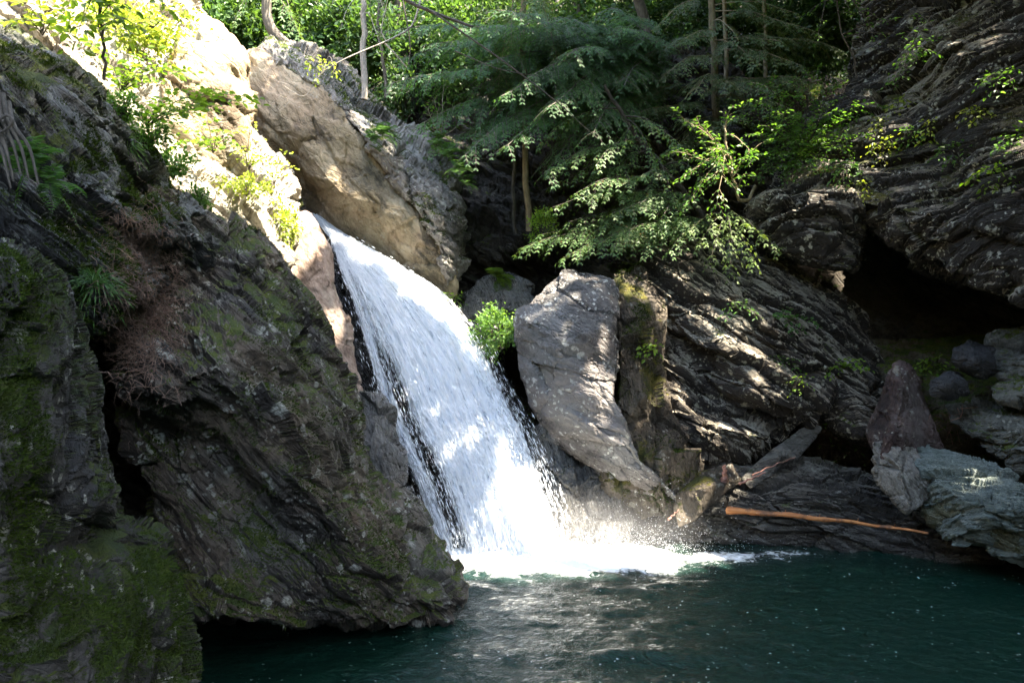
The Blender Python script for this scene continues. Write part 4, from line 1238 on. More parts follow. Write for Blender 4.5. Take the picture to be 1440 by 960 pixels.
far_place("broad", 225, 60, 19.0, 1.0, 4.4, "sunny leafy tree above the top of the pale sunlit slope")
far_place("broad2", 130, -40, 16.0, 1.0, 0.4, "sunny leafy tree over the upper left corner of the slope")

for k, (x, y, d, rr_, lm, lab) in enumerate([
    (300, 62, 15.0, .9, L_far, "leafy bush filling the notch behind the rounded tan boulder"), (350, 40, 15.5, 1.0, L_far, "leafy bush left of the bent-based tree"),
    (430, 28, 15.5, 1.0, L_farh, "dark bush right of the bent-based tree"), (490, 60, 15.5, .9, L_far, "green bush left of the pale slim tree"),
    (560, 90, 15.5, 1.1, L_farh, "dark bush right of the pale slim tree"), (640, 60, 16.5, 1.2, L_far, "green bush behind the left boughs of the hanging hemlock"),
    (740, 60, 16.5, 1.3, L_farh, "dark bush behind the middle of the hanging hemlock"), (850, 50, 16.5, 1.2, L_far, "green bush behind the right boughs of the hanging hemlock"),
    (940, 40, 16.2, 1.1, L_farh, "dark bush left of the bare brown trunks"), (1040, 60, 16.0, .9, L_farh, "dark bush between the bare brown trunks"),
    (1130, 40, 15.8, 1.1, L_farh, "dark bush above the flat-layered green shrub"), (1215, 20, 15.5, 1.0, L_farh, "dark bush at the top beside the overhanging cliff")]):
    ball_bush(P(x, y, d), rr_, 3000, 0.13, lm, lab, group="bushes on the slope behind the falls", squash=(1.2, .9, .9))

# low growth over the slope behind: too many leaves to count
def scatter_on_ground(n, box, size, seed):
    r2 = np.random.RandomState(seed)
    x = r2.uniform(box[0], box[1], n); y = r2.uniform(box[2], box[3], n)
    keep = vnoise(np.stack([x * .9, y * .9, 0 * x], 1), seed) > -0.35
    x, y = x[keep], y[keep]
    z = ground_height(x, y) + (0.55 * fbm(np.stack([x * .35, y * .35, 0 * x], 1), 900, 4)) * np.clip((ground_height(x, y) + 1.6) / 3, .2, 1)
    k = len(x)
    pos = np.stack([x, y, z + r2.uniform(0, 0.45, k) ** 1.5], 1)
    lv = Leaves()
    lv.add(pos, unit(r2.normal(0, 1, (k, 3)) * np.array([1, 1, .5])), unit(np.array([0, -0.3, 1.0]) + r2.normal(0, .5, (k, 3))), size * r2.uniform(.6, 1.3, k), size * .6 * r2.uniform(.6, 1.2, k))
    return lv
lv = scatter_on_ground(60000, (-14, 12, 14.5, 30), 0.13, 5)
o = link_mesh("undergrowth", lv.mesh("undergrowth"), L_far); tag(o, kind="stuff")

# ================================================================== NEAR TREES ACROSS THE POOL
# the big hemlock whose boughs hang over the gap
T = [P(925, 150, 15.4), P(905, 20, 15.2), P(850, -150, 14.6), P(800, -520, 13.8)]
ends = [(548, 120, 12.2), (585, 175, 12.4), (640, 40, 11.8), (612, 205, 12.6), (655, 215, 12.2), (700, 130, 11.8), (715, 205, 12.0), (765, 245, 12.2), (770, 150, 11.6), (800, 80, 11.8),
        (830, 190, 12.0), (850, 255, 12.4), (880, 120, 12.2), (600, 60, 12.6), (690, 20, 11.6), (740, 60, 12.6), (870, 40, 12.0), (540, 40, 12.6), (820, 130, 12.8), (690, 170, 12.9), (640, 130, 13.0), (900, 60, 12.6), (860, 90, 13.2), (780, 30, 12.2), (840, 20, 12.4), (740, 110, 11.9), (720, 170, 12.6), (800, 210, 12.5), (600, 110, 13.2), (560, 80, 13.2), (670, 90, 12.4), (880, 170, 12.9), (910, 130, 13.4)]
plant("hemlock_tree", T[0], [(None, P(*e)) for e in ends], 'hemlock', L_hem, B_grey,
      "big dark hemlock with long drooping boughs hanging over the middle of the gorge", "tree", trunk=T, tr=(0.11, 0.07), dens=1.0, sag=0.22, start=0.18, width=0.26, r=0.020)

# slender standing trunk with a few sprays
T = [P(744, 325, 13.5), P(742, 285, 13.4), P(738, 220, 13.3), P(740, 140, 13.3), P(733, 0, 13.3), P(730, -160, 13.3)]
plant("slender_tree", T[0], [(0.75, P(700, 120, 12.9)), (0.85, P(790, 110, 13.0)), (0.95, P(720, 60, 12.8))], 'hemlock', L_hem2, B_tan,
      "slender tree with a bare tan trunk standing in front of the dark gap", "tree", trunk=T, tr=(0.055, 0.04), sag=0.1, start=0.3, width=0.35)
T = [P(725, 330, 14.0), P(722, 250, 13.8), P(728, 150, 13.8), P(735, 0, 13.8)]
plant("slender_tree", T[0], [(0.95, P(745, 175, 13.6)), (0.9, P(700, 170, 13.6))], 'hemlock', L_hem, B_grey,
      "thin shaded trunk just left of the slender tan trunk", "tree", trunk=T, tr=(0.035, 0.025), sag=0.05, start=0.3)

# hemlock leaning out from the wall, sprays over the boulder
T = [P(1010, 330, 13.2), P(960, 270, 12.9), P(900, 200, 12.6), P(850, 120, 12.4)]
ends = [(735, 350, 12.0), (760, 330, 12.2), (775, 290, 12.0), (790, 360, 11.9), (830, 345, 11.8), (880, 330, 11.7), (945, 350, 11.8), (770, 240, 12.1), (810, 270, 11.8), (860, 300, 11.6), (930, 310, 11.8), (840, 230, 11.8),
        (900, 250, 11.7), (965, 215, 12.0), (940, 260, 12.0), (880, 200, 12.0), (800, 315, 12.2), (780, 260, 12.4), (820, 240, 12.2), (850, 270, 12.2), (900, 290, 11.9), (920, 230, 12.2), (960, 290, 12.0), (985, 250, 12.2), (760, 200, 12.4), (860, 350, 11.9), (910, 340, 12.0)]
plant("hemlock_tree", T[0], [(None, P(*e)) for e in ends], 'hemlock', L_hem2, B_dark,
      "leaning young hemlock with grey-green sprays fanning above the grey boulder", "tree", trunk=T, tr=(0.06, 0.025), dens=1.0, sag=0.16, start=0.22, width=0.30, r=0.014)

# hemlock on the upper slope
T = [P(1010, 260, 14.2), P(1005, 120, 14.0), P(1002, 30, 14.0), P(985, -200, 14.0)]
ends = [(930, 110, 12.8), (900, 160, 13.0), (955, 170, 12.6), (980, 130, 12.5), (1030, 120, 12.5), (1060, 90, 12.8), (1100, 60, 12.8), (1130, 95, 12.6), (1090, 130, 12.4), (1040, 165, 12.4), (1000, 190, 12.4), (940, 210, 12.6), (1150, 50, 13.0), (960, 60, 13.0), (1165, 120, 12.5), (1120, 160, 12.3), (890, 90, 13.4), (920, 40, 13.4), (1040, 60, 13.0), (1080, 30, 13.2), (1000, 90, 12.8), (1120, 20, 13.2), (1060, 150, 12.8), (930, 240, 13.0), (1010, 230, 12.9), (1180, 70, 12.9), (1140, 130, 12.8), (960, 200, 13.0), (880, 140, 13.3)]
plant("hemlock_tree", T[0], [(None, P(*e)) for e in ends], 'hemlock', L_dry, B_tan,
      "thin hemlock with dry grey-green sprays and bare brown trunk at top right of centre", "tree", trunk=T, tr=(0.07, 0.05), dens=1.15, sag=0.14, start=0.2, width=0.34, r=0.012)
T = [P(1022, 240, 14.8), P(1020, 60, 14.8), P(1016, -150, 14.8)]
plant("slender_tree", T[0], [(0.9, P(1050, -20, 14.2))], 'hemlock', L_dry, B_tan, "bare brown trunk close to the right of the thin dry hemlock", "tree", trunk=T, tr=(0.045, 0.035), start=0.3)
T = [P(1078, 200, 14.6), P(1076, 40, 14.6), P(1068, -150, 14.6)]
plant("slender_tree", T[0], [(0.9, P(1100, -20, 14.2))], 'hemlock', L_hem, B_tan, "bare brown trunk at the top edge, further right of the thin dry hemlock", "tree", trunk=T, tr=(0.04, 0.03), start=0.3)

# leafy shrub with a hooked stem
T = [P(1062, 262, 12.3), P(1052, 284, 12.1), P(1040, 282, 12.0), P(1030, 245, 11.9), P(1022, 205, 11.9), P(1018, 178, 11.9)]
ends = [(955, 165, 11.7), (985, 175, 11.6), (940, 215, 11.7), (960, 250, 11.6), (1000, 215, 11.4), (1055, 215, 11.6), (1000, 250, 11.4), (1050, 245, 11.5), (970, 285, 11.6), (1010, 290, 11.5), (1075, 200, 11.8), (1030, 150, 11.7)]
plant("leafy_shrub", T[0], [(rs.uniform(0.4, 1.0), P(*e)) for e in ends], 'broad', L_dec, B_tan,
      "leafy shrub with a pale hooked stem below the dry hemlock", "shrub", trunk=T, tr=(0.028, 0.014), dens=0.8, leaf=0.075, sag=0.08, trunk_name="stem", crown="leaves")
ends = [(1050, 150, 12.0), (1100, 135, 12.0), (1130, 165, 11.9), (1165, 150, 12.0), (1080, 180, 11.8), (1120, 200, 11.7), (1160, 190, 11.8), (1095, 220, 11.8), (1150, 225, 11.8), (1190, 170, 12.0), (1070, 245, 11.9), (1110, 250, 11.8), (1080, 120, 12.1), (1140, 110, 12.1), (1175, 120, 12.0), (1205, 150, 11.9), (1210, 190, 11.7), (1185, 210, 11.7), (1130, 235, 11.6), (1060, 190, 11.8), (1040, 225, 11.7), (1100, 160, 11.8), (1150, 180, 11.7)]
plant("leafy_shrub", P(1125, 235, 12.6), [(tuple(P(1125, 235, 12.6)), P(*e)) for e in ends], 'broad', L_dec, B_dark,
      "flat-layered green shrub between the hooked-stem shrub and the overhanging cliff", "shrub", dens=1.0, leaf=0.06, sag=0.12, crown="leaves")
ends = [(970, 325, 11.6), (985, 345, 11.5), (1000, 370, 11.4), (1030, 385, 11.35), (1060, 370, 11.4), (1095, 350, 11.5), (1070, 330, 11.5), (1030, 345, 11.35), (1045, 315, 11.6)]
plant("hemlock_sapling", P(1020, 300, 12.2), [(tuple(P(1020, 300, 12.2)), P(*e)) for e in ends], 'hemlock', leaf_mat("pale_hemlock_needles", (0.09, 0.15, 0.05), (0.17, 0.24, 0.09), 0.4), B_dark,
      "pale green hemlock sapling drooping over the layered wall", "sapling", dens=0.9, sag=0.10, start=0.3, width=0.26, r=0.007, crown="crown")
# sapling with long sparse shoots against the dark top of the cliff
T = [P(1205, 110, 11.8), P(1200, 80, 11.8), P(1185, 50, 11.8), P(1178, 10, 11.8), P(1165, -80, 11.8)]
ends = [(1240, 30, 11.4), (1285, 25, 11.2), (1150, 45, 11.6), (1230, 55, 11.4), (1262, 50, 11.3), (1195, 15, 11.6), (1140, 15, 11.7), (1215, -10, 11.5)]
plant("sapling", T[0], [(rs.uniform(0.3, 0.8), P(*e)) for e in ends], 'broad', L_dec, B_dark, "sapling with long sparse green shoots against the dark top of the cliff", "sapling",
      trunk=T, tr=(0.014, 0.010), dens=0.55, leaf=0.06, sag=0.06, spread=0.16, crown="leaves", trunk_name="stem")
ends = [(1308, 55, 11.0), (1290, 85, 11.0), (1270, 105, 11.1), (1300, 35, 11.1), (1255, 115, 11.2), (1315, 75, 11.0)]
plant("sapling", P(1280, 70, 11.6), [(tuple(P(1280, 70, 11.6)), P(*e)) for e in ends], 'broad', L_dec, B_dark, "drooping green sapling on the cliff left of the pale lichen blotches", "sapling",
      dens=0.8, leaf=0.06, sag=0.05, spread=0.3, crown="leaves")

# sprigs that root in cracks of the right cliff
for (x, y, d, ends, lm, lab, lf) in [
    (1195, 160, 11.9, [(1165, 165), (1225, 160), (1180, 185), (1215, 180), (1235, 150)], L_dec, "wide green sprig on the cliff face left of the yellow sprigs", .055),
    (1240, 165, 11.6, [(1230, 185), (1245, 190), (1238, 200)], L_yel, "yellow-green sprig hanging beside the wide green sprig", .055),
    (1262, 150, 11.4, [(1262, 168), (1275, 145), (1258, 158)], L_yel, "small yellow sprig highest on the bare cliff face", .06),
    (1275, 185, 11.1, [(1270, 200), (1285, 195), (1292, 190)], L_dec, "little dark green sprig below the highest yellow sprig", .05),
    (1305, 178, 11.0, [(1310, 188), (1302, 192)], L_yel, "single tiny yellow sprig in the middle of the cliff face", .05),
    (1245, 205, 11.4, [(1225, 212), (1262, 218), (1240, 222), (1255, 200)], L_yel, "loose yellowish sprig above the moss ledge of the cliff", .05),
    (1190, 235, 11.6, [(1165, 232), (1215, 250), (1185, 258), (1205, 240), (1175, 250)], L_dec, "green sprig trailing over the brow above the hollow", .055),
    (1212, 262, 11.3, [(1205, 280), (1222, 272)], L_yel, "yellow sprig at the lip of the brow above the hollow", .05),
    (1345, 210, 10.6, [(1320, 218), (1360, 215), (1375, 208), (1335, 225)], L_dec, "low green sprig in the middle of the cliff, left of the right-hand ferns", .055),
    (1370, 162, 10.5, [(1358, 165), (1385, 160), (1398, 162), (1375, 168)], L_yel, "row of yellow leaves on the cliff near the right edge", .055),
    (1410, 110, 10.2, [(1385, 115), (1425, 118), (1400, 125), (1440, 105)], L_dec, "green sprig high near the right edge", .055),
    (1430, 195, 10.0, [(1405, 205), (1450, 200), (1420, 212), (1445, 185)], L_dec, "green sprig at the right edge below the row of yellow leaves", .055),
    (1400, 245, 10.0, [(1370, 250), (1390, 265), (1425, 255), (1440, 270), (1410, 238)], L_bri, "fresh green sprig lowest at the right edge", .06),
    (1040, 437, 11.75, [(1022, 440), (1060, 438), (1045, 430)], L_fern, "small green sprig on the upper part of the layered wall", .05),
    (1118, 452, 11.6, [(1085, 446), (1145, 452), (1125, 462), (1105, 458), (1100, 440)], L_fern, "spreading green sprig in the middle of the layered wall", .06),
    (1105, 512, 11.4, [(1092, 505), (1118, 515), (1108, 522)], L_dec, "green tuft below the spreading sprig on the layered wall", .05),
    (1190, 520, 11.5, [(1168, 522), (1205, 508), (1215, 512), (1178, 512)], L_bri, "bright green sprig low on the wall left of the reddish rock", .06),
    (1125, 540, 11.2, [(1118, 545), (1132, 536)], L_bri, "tiny bright tuft on the lower lip of the layered wall", .045),
    (912, 492, 10.85, [(903, 495), (922, 490), (912, 488)], L_bri, "tiny leafy sprout on the brown rib beside the grey boulder", .06),
    (1310, 515, 11.6, [(1295, 512), (1325, 508), (1315, 525), (1300, 525)], L_bri, "bright green seedlings on the hollow's floor behind the reddish rock", .06),
    (637, 425, 12.3, [(628, 415), (645, 422), (640, 432)], L_bri, "small leafy sprout at the right brink of the waterfall", .06),
    ]:
    sprig(x, y, d, ends, lab, lm, lf * 1.25, dens=1.3)

# vine-like shrub on the ridge and ferns
ends = [(598, 150, 12.7), (612, 140, 12.7), (640, 150, 12.7), (650, 175, 12.7), (605, 180, 12.6), (625, 120, 12.8)]
plant("leafy_shrub", P(620, 195, 12.9), [(tuple(P(620, 195, 12.9)), P(*e)) for e in ends], 'broad', L_dec, B_pale, "thin-stemmed shrub growing straight up from the fern edge of the grey ridge", "shrub", dens=0.5, leaf=0.07, sag=0.02, spread=0.2, crown="leaves")
GF_ = "ferns on the grey ridge"
for k, (x, y, d, n, L, lab) in enumerate([
    (612, 205, 12.6, 12, .30, "uppermost fern of the row on the right edge of the grey ridge"),
    (628, 218, 12.5, 12, .32, "second fern from the top on the right edge of the grey ridge"),
    (645, 238, 12.4, 12, .32, "middle fern of the row on the right edge of the grey ridge"),
    (655, 258, 12.4, 10, .28, "lowest fern of the row on the right edge of the grey ridge"),
    (537, 190, 12.4, 16, .32, "fern clump on top of the grey ridge above the tan face"),
    (520, 196, 12.4, 9, .24, "smaller fern at the left of the clump on the grey ridge")]):
    fern(P(x, y, d), n, L, lab, GF_, toward=(0.3, -1, 0.2))
fern(surf(702, 392, 13.0), 12, .42, "fern arching over the dark gap behind the round bush", toward=(0.4, -1, 0.4), leafm=L_bri)
ball_bush(P(698, 468, 12.0), 0.36, 1500, 0.062, leaf_mat("bush_leaves", (0.05, 0.13, 0.03), (0.15, 0.26, 0.09), 0.4), "round bright green bush between the waterfall and the grey boulder")
ball_bush(P(764, 322, 12.6), 0.30, 800, 0.05, L_bri, "small yellow-green bush at the foot of the slender tan trunk", squash=(.8, .8, 1.0))

# ================================================================== LEFT BANK PLANTS
# leafy saplings on the sunlit slope
def leafy(root, ends, label, leafm=L_bri, leaf=0.085, trunk=None, tr=(0.015, 0.008), dens=0.8, spread=0.4, name="sapling", cat="sapling", group="saplings on the sunlit slope", sag=0.08):
    return plant(name, P(*root), [((rs.uniform(0.35, 0.98) if trunk else tuple(P(*root))), P(*e)) for e in ends], 'broad', leafm, B_dark, label, cat, group,
                 trunk=[P(*q) for q in trunk] if trunk else None, tr=tr, dens=dens, leaf=leaf, sag=sag, spread=spread, crown="leaves", trunk_name="stem", r=0.006)
leafy((146, 112, 7.0), [(90, 20, 6.8), (180, 10, 6.8), (120, -10, 7.0), (200, 40, 6.8), (110, 60, 6.7), (175, 55, 6.7), (230, 5, 6.9), (160, -30, 7)], "dark-stemmed sapling on the crest of the mossy bank",
      trunk=[(146, 112, 7.0), (143, 60, 7.0), (136, 0, 7.0), (132, -60, 7.0)])
leafy((205, 180, 7.6), [(260, 130, 7.3), (300, 128, 7.2), (340, 132, 7.2), (240, 150, 7.3), (355, 140, 7.3), (290, 150, 7.2)], "arching twig with green leaves reaching right from the mossy crest", spread=0.3)
leafy((170, 130, 8.4), [(150, 80, 8.2), (200, 85, 8.2), (240, 90, 8.2), (220, 70, 8.3), (180, 100, 8.1), (130, 60, 8.4), (260, 100, 8.2), (210, 110, 8.1)], "bushy sapling with sunlit leaves behind the mossy crest")
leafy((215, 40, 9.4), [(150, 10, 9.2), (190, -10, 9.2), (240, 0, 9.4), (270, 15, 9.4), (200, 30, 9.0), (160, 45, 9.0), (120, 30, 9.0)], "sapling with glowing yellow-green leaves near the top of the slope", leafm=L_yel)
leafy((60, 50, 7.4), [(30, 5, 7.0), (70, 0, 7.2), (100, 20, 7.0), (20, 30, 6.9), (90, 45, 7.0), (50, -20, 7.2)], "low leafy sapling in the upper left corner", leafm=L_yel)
leafy((300, 215, 9.7), [(270, 180, 9.3), (290, 165, 9.3), (310, 185, 9.3), (255, 200, 9.3), (325, 200, 9.4), (290, 195, 9.2)], "sapling below the rounded boulder, leaves edged with sun", leaf=0.075)
leafy((350, 240, 10.3), [(335, 190, 10.0), (350, 180, 10.0), (362, 200, 10.1), (340, 215, 9.9), (368, 225, 10.1)], "upright pale plant at the foot of the rounded boulder", leafm=L_yel, leaf=0.06)
leafy((385, 260, 10.7), [(375, 222, 10.4), (400, 218, 10.5), (410, 235, 10.5)], "thin seedling against the lower part of the tan face", leafm=L_yel, leaf=0.06, dens=0.5)
ball_bush(P(398, 318, 10.3), 0.30, 900, 0.055, L_yel, "bright leafy clump hanging beside the top of the waterfall", name="leafy_clump", cat="plant", squash=(.6, .6, 1.1))
ball_bush(P(345, 262, 9.9), 0.24, 500, 0.05, L_yel, "low sunlit clump in the middle of the pale slope", name="leafy_clump", cat="plant", squash=(1.4, .8, .5))
ball_bush(P(240, 232, 8.1), 0.22, 600, 0.05, L_dec, "green clump on the lower crest of the mossy bank", name="leafy_clump", cat="plant", squash=(1.0, .8, .7))
ball_bush(P(275, 282, 8.0), 0.20, 500, 0.045, L_dec, "shaded green clump where the mossy bank meets the outcrop", name="leafy_clump", cat="plant", squash=(1.1, .8, .6))
ball_bush(P(205, 190, 7.6), 0.22, 600, 0.045, L_dec, "green clump high on the crest of the mossy bank", name="leafy_clump", cat="plant", squash=(1.1, .8, .6))
ball_bush(P(172, 150, 7.5), 0.20, 500, 0.045, L_dec, "small green clump at the base of the dark-stemmed sapling", name="leafy_clump", cat="plant", squash=(1.1, .8, .6))
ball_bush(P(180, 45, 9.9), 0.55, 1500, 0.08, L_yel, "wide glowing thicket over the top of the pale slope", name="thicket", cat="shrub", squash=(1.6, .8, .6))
fern(P(35, 232, 4.9), 16, .30, "dark fern drooping below the hanging roots on the bank", toward=(0.5, -1, 0.1))
fern(P(70, 262, 4.9), 12, .24, "smaller dark fern to the right of the drooping one on the bank", toward=(0.5, -1, 0.1))
def grass_tuft(root_pt, n, L, label, mat):
    root = empty("grass_tuft", tuple(root_pt), label, "grass tuft")
    lv = Leaves(); r0 = np.array(list(root_pt))
    d = unit(rs.normal(0, .5, (n, 3)) + np.array([0.2, -0.5, 0.5]))
    for s in range(4):
        f0 = s / 4.0
        pos = r0 + d * (L * f0); pos[:, 2] -= L * 0.75 * f0 ** 2
        dd = unit(d + np.array([0, 0, -1.5 * f0]))
        lv.add(pos, dd, unit(np.array([0, -1, .5]) + rs.normal(0, .3, (n, 3))), np.full(n, L * .36), np.full(n, 0.006))
    link_mesh("blades", lv.mesh("blades", 'needle', org=root_pt), mat, root)
grass_tuft(P(135, 400, 5.2), 60, 0.24, "tuft of blue-green grass on the mossy bank above the crevice", L_fern)
grass_tuft(P(180, 205, 7.1), 70, 0.22, "grass hanging over the crest of the mossy bank", L_dec)

# ================================================================== BARE BRANCHES AND OTHER TREES ON THE RIDGE
def bare(name, polys, label, mat, cat="branch"):
    st = Stems(); root_pt = P(*polys[0][0][0])
    for pts, r0, r1 in polys:
        A = np.array([list(P(*q)) for q in pts]); sm, _ = resample(A, np.linspace(0, 1, 3 * len(pts)))
        for _ in range(1): sm[1:-1] = 0.25 * sm[:-2] + 0.5 * sm[1:-1] + 0.25 * sm[2:]
        st.tube(sm, r0, r1, 6)
    o = link_mesh(name, st.mesh(name, root_pt), mat, loc=tuple(root_pt))
    return tag(o, label, cat)
bare("bare_branch", [([(600, -60, 11.6), (592, 0, 11.4), (580, 40, 11.3), (545, 58, 11.2), (510, 72, 11.1), (480, 85, 11.0), (455, 100, 11.0)], .022, .006),
                     ([(543, 58, 11.2), (535, 45, 11.2), (543, 10, 11.2), (550, -20, 11.2)], .007, .004), ([(540, 60, 11.2), (555, 75, 11.2), (572, 95, 11.3)], .012, .008),
                     ([(455, 100, 11.0), (440, 118, 11.0), (432, 135, 11.0), (424, 137, 11.0), (405, 125, 11.0), (370, 100, 11.1), (357, 92, 11.1)], .006, .003),
                     ([(455, 100, 11.0), (447, 90, 11.0), (440, 120, 11.0)], .003, .002)],
     "long bare grey branch reaching left in front of the tan rock face", B_pale)
bare("bare_branch", [([(570, -60, 11.2), (566, 0, 11.1), (574, 40, 11.0), (578, 70, 11.0), (574, 92, 11.0)], .014, .008), ([(566, 10, 11.1), (556, 40, 11.0), (575, 20, 11.0)], .004, .002)],
     "dark leafless branch hanging beside the bare grey one", B_dark)
bare("bare_branch", [([(540, -70, 11.3), (565, 0, 11.2), (620, 22, 11.1), (665, 38, 11.0)], .034, .02), ([(600, 12, 11.1), (700, 80, 11.0), (780, 140, 11.0), (840, 195, 11.1)], .014, .005),
                     ([(640, 72, 11.2), (700, 98, 11.1), (760, 108, 11.1)], .008, .003)], "thick dark bough crossing in front of the hanging hemlock", B_dark)
T = [P(512, 140, 12.9), P(515, 120, 12.9), P(511, 80, 12.9), P(512, 30, 12.9), P(508, -60, 12.9)]
plant("slim_tree", T[0], [(0.7, P(480, 40, 12.6)), (0.8, P(540, 20, 12.6)), (0.9, P(470, 0, 12.7)), (0.95, P(545, -20, 12.7)), (.6, P(535, 70, 12.7))], 'broad', L_dec, B_pale,
      "slim tree with pale bark standing on the grey ridge", "tree", trunk=T, tr=(0.055, 0.04), dens=0.6, leaf=.07)
T = [P(543, 138, 13.1), P(540, 105, 13.1), P(534, 60, 13.1), P(530, -60, 13.1)]
plant("slim_tree", T[0], [(0.7, P(550, 60, 12.8)), (0.9, P(520, 10, 12.9))], 'hemlock', L_hem2, B_grey,
      "thinner dark-barked tree right of the pale slim tree", "tree", trunk=T, tr=(0.03, 0.02), dens=0.8)
T = [P(412, 92, 14.2), P(400, 60, 14.2), P(385, 48, 14.2), P(376, 20, 14.2), P(372, -60, 14.2)]
plant("bent_tree", T[0], [(0.8, P(330, 30, 13.8)), (0.85, P(410, 20, 13.8)), (0.95, P(350, -10, 13.8)), (.7, P(420, 50, 13.8))], 'hemlock', L_hem2, B_grey,
      "tree with bent base and spreading roots behind the top of the tan face", "tree", trunk=T, tr=(0.11, 0.07), dens=0.8)
plant("leaf_cluster", P(455, 102, 11.0), [(tuple(P(455, 102, 11.0)), P(*q)) for q in ((435, 95, 10.95), (445, 112, 10.95), (470, 98, 10.95))], 'broad', L_yel, B_pale, "cluster of pale leaves at the tip of the bare grey branch", "leaf cluster", leaf=.06, r=.004, crown="leaves")

# ================================================================== LOGS, STICKS, ROOTS, LITTER
def wood_mat(name, c1, c2, c3):
    t = NT(name)
    tc = t.n("TexCoord").outputs["Object"]
    n = t.noise(t.vmath('MULTIPLY', tc, (1.2, 14, 14)), 2.5, 6, 0.65)
    p = t.noise(tc, 3.0, 5, 0.65)
    bs = t.n("BsdfPrincipled")
    t.put(bs.inputs["Base Color"], t.mix(t.maprange(p, 0.48, 0.58), t.ramp(n, [(0.35, c1), (0.65, c2)]), c3))
    t.put(bs.inputs["Roughness"], 0.6)
    t.put(bs.inputs["Normal"], t.bump(n, 0.8, 0.01))
    t.t.links.new(bs.outputs[0], t.out.inputs[0])
    return t.m
M_log = wood_mat("stripped_orange_wood", (0.28, 0.085, 0.022), (0.50, 0.21, 0.065), (0.12, 0.05, 0.02))
M_stick = wood_mat("reddish_stick_wood", (0.22, 0.09, 0.06), (0.40, 0.20, 0.15), (0.12, 0.06, 0.04))

def log(name, a, b, r0, r1, mat, label, cat, bend=0.03, knots=6):
    A = np.array(list(a)); B = np.array(list(b)); L = np.linalg.norm(B - A)
    n = 70; t = np.linspace(0, 1, n)
    d = (B - A) / L; sd = unit(np.cross(d, [0, 0, 1.0])[None])[0]; up = np.cross(sd, d)
    cen = t[:, None] * L * np.array([1.0, 0, 0]); m = 14
    cen[:, 2] += bend * L * np.sin(np.pi * t) + 0.006 * np.sin(t * 23); cen[:, 1] += 0.008 * np.sin(t * 17)
    rad = (r0 * (1 - t) + r1 * t) * (1 + 0.07 * np.sin(t * 41) + 0.05 * np.sin(t * 97 + 1)) * (1 + 0.30 * np.exp(-(t / 0.05) ** 2))
    for kx in rs.uniform(0.08, 0.95, knots): rad = rad * (1 + 0.28 * np.exp(-((t - kx) / 0.008) ** 2))
    V = []
    for i in range(n):
        for k in range(m):
            an = 2 * math.pi * k / m
            rr = rad[i] * (1 + 0.06 * math.sin(3 * an + i * .15))
            V.append(cen[i] + np.array([0, math.cos(an) * rr, math.sin(an) * rr]))
    V += [cen[0] + np.array([-0.02, 0, 0]), cen[-1] + np.array([0.01, 0, 0])]
    F = [(i * m + k, i * m + (k + 1) % m, (i + 1) * m + (k + 1) % m, (i + 1) * m + k) for i in range(n - 1) for k in range(m)]
    F += [(n * m, (k + 1) % m, k, k) for k in range(m)]
    me = bpy.data.meshes.new(name)
    me.from_pydata([tuple(v) for v in V], [], F[:(n - 1) * m] + [(n * m, (k + 1) % m, k) for k in range(m)] + [(n * m + 1, (n - 1) * m + k, (n - 1) * m + (k + 1) % m) for k in range(m)])
    for p in me.polygons: p.use_smooth = True
    o = link_mesh(name, me, mat)
    o.matrix_world = Matrix(((d[0], sd[0], up[0], A[0]), (d[1], sd[1], up[1], A[1]), (d[2], sd[2], up[2], A[2]), (0, 0, 0, 1)))
    # short broken branch stubs
    if knots > 2:
        for kx in (0.12, 0.31, 0.48, 0.66, 0.83):
            st = Stems(); i = int(kx * n); st.tube([cen[i], cen[i] + np.array([0.02, rs.uniform(-.02, .02), rad[i] + 0.03])], 0.006, 0.003, 5)
            link_mesh("branch_stub", st.mesh("branch_stub"), mat, o)
    return tag(o, label, cat)
log("driftwood_log", P(1022, 717, 10.75), P(1305, 749, 9.75), 0.040, 0.013, M_log, "long bark-stripped orange log lying across the low ledge above the water", "log", 0.012)
# upright broken stub
log("wood_stub", P(1019, 676, 11.05), P(1019, 653, 11.0), 0.045, 0.020, M_stick, "short broken orange stub standing on the lichened slab", "wood stub", 0.0, 1)
log("red_stick", P(1040, 680, 11.0), P(1076, 664, 10.9), 0.016, 0.012, M_stick, "short red stick leaning on the ledge, left of the longer thin one", "stick", 0.0, 1)
log("red_stick", P(1058, 668, 11.1), P(1118, 643, 11.2), 0.010, 0.006, M_stick, "longer thin red stick at the mouth of the dark cleft", "stick", 0.02, 1)
log("broken_branch", P(940, 730, 10.95), P(955, 716, 11.0), 0.016, 0.006, M_stick, "small broken branch wedged at the waterline left of the lichened slab", "branch", 0.0, 1)

def twig_pile(name, cx, cy, d, sx, sy, n, L, r, mat, label, cat, seed, deep=0.1):
    """heap of fine twigs laid on whatever rock is under them"""
    r2 = np.random.RandomState(seed); st = Stems(); root_pt = P(cx, cy, d)
    for i in range(n):
        x = cx + r2.normal(0, sx); y = cy + r2.normal(0, sy)
        q = surf(x, y, d)
        a = r2.uniform(0, 2 * math.pi); v = np.array([math.cos(a), -0.25, math.sin(a) * .8])
        p0 = np.array(list(q)) + np.array([0, -0.02 - r2.uniform(0, deep), 0]); l = L * r2.uniform(.4, 1.3)
        st.tube([p0, p0 + v * l * .5 + r2.normal(0, .008, 3), p0 + v * l + np.array([0, 0, -0.1 * l]) + r2.normal(0, .012, 3)], r, r * .5, 3)
    o = link_mesh(name, st.mesh(name, root_pt), mat, loc=tuple(root_pt))
    return tag(o, label, cat)

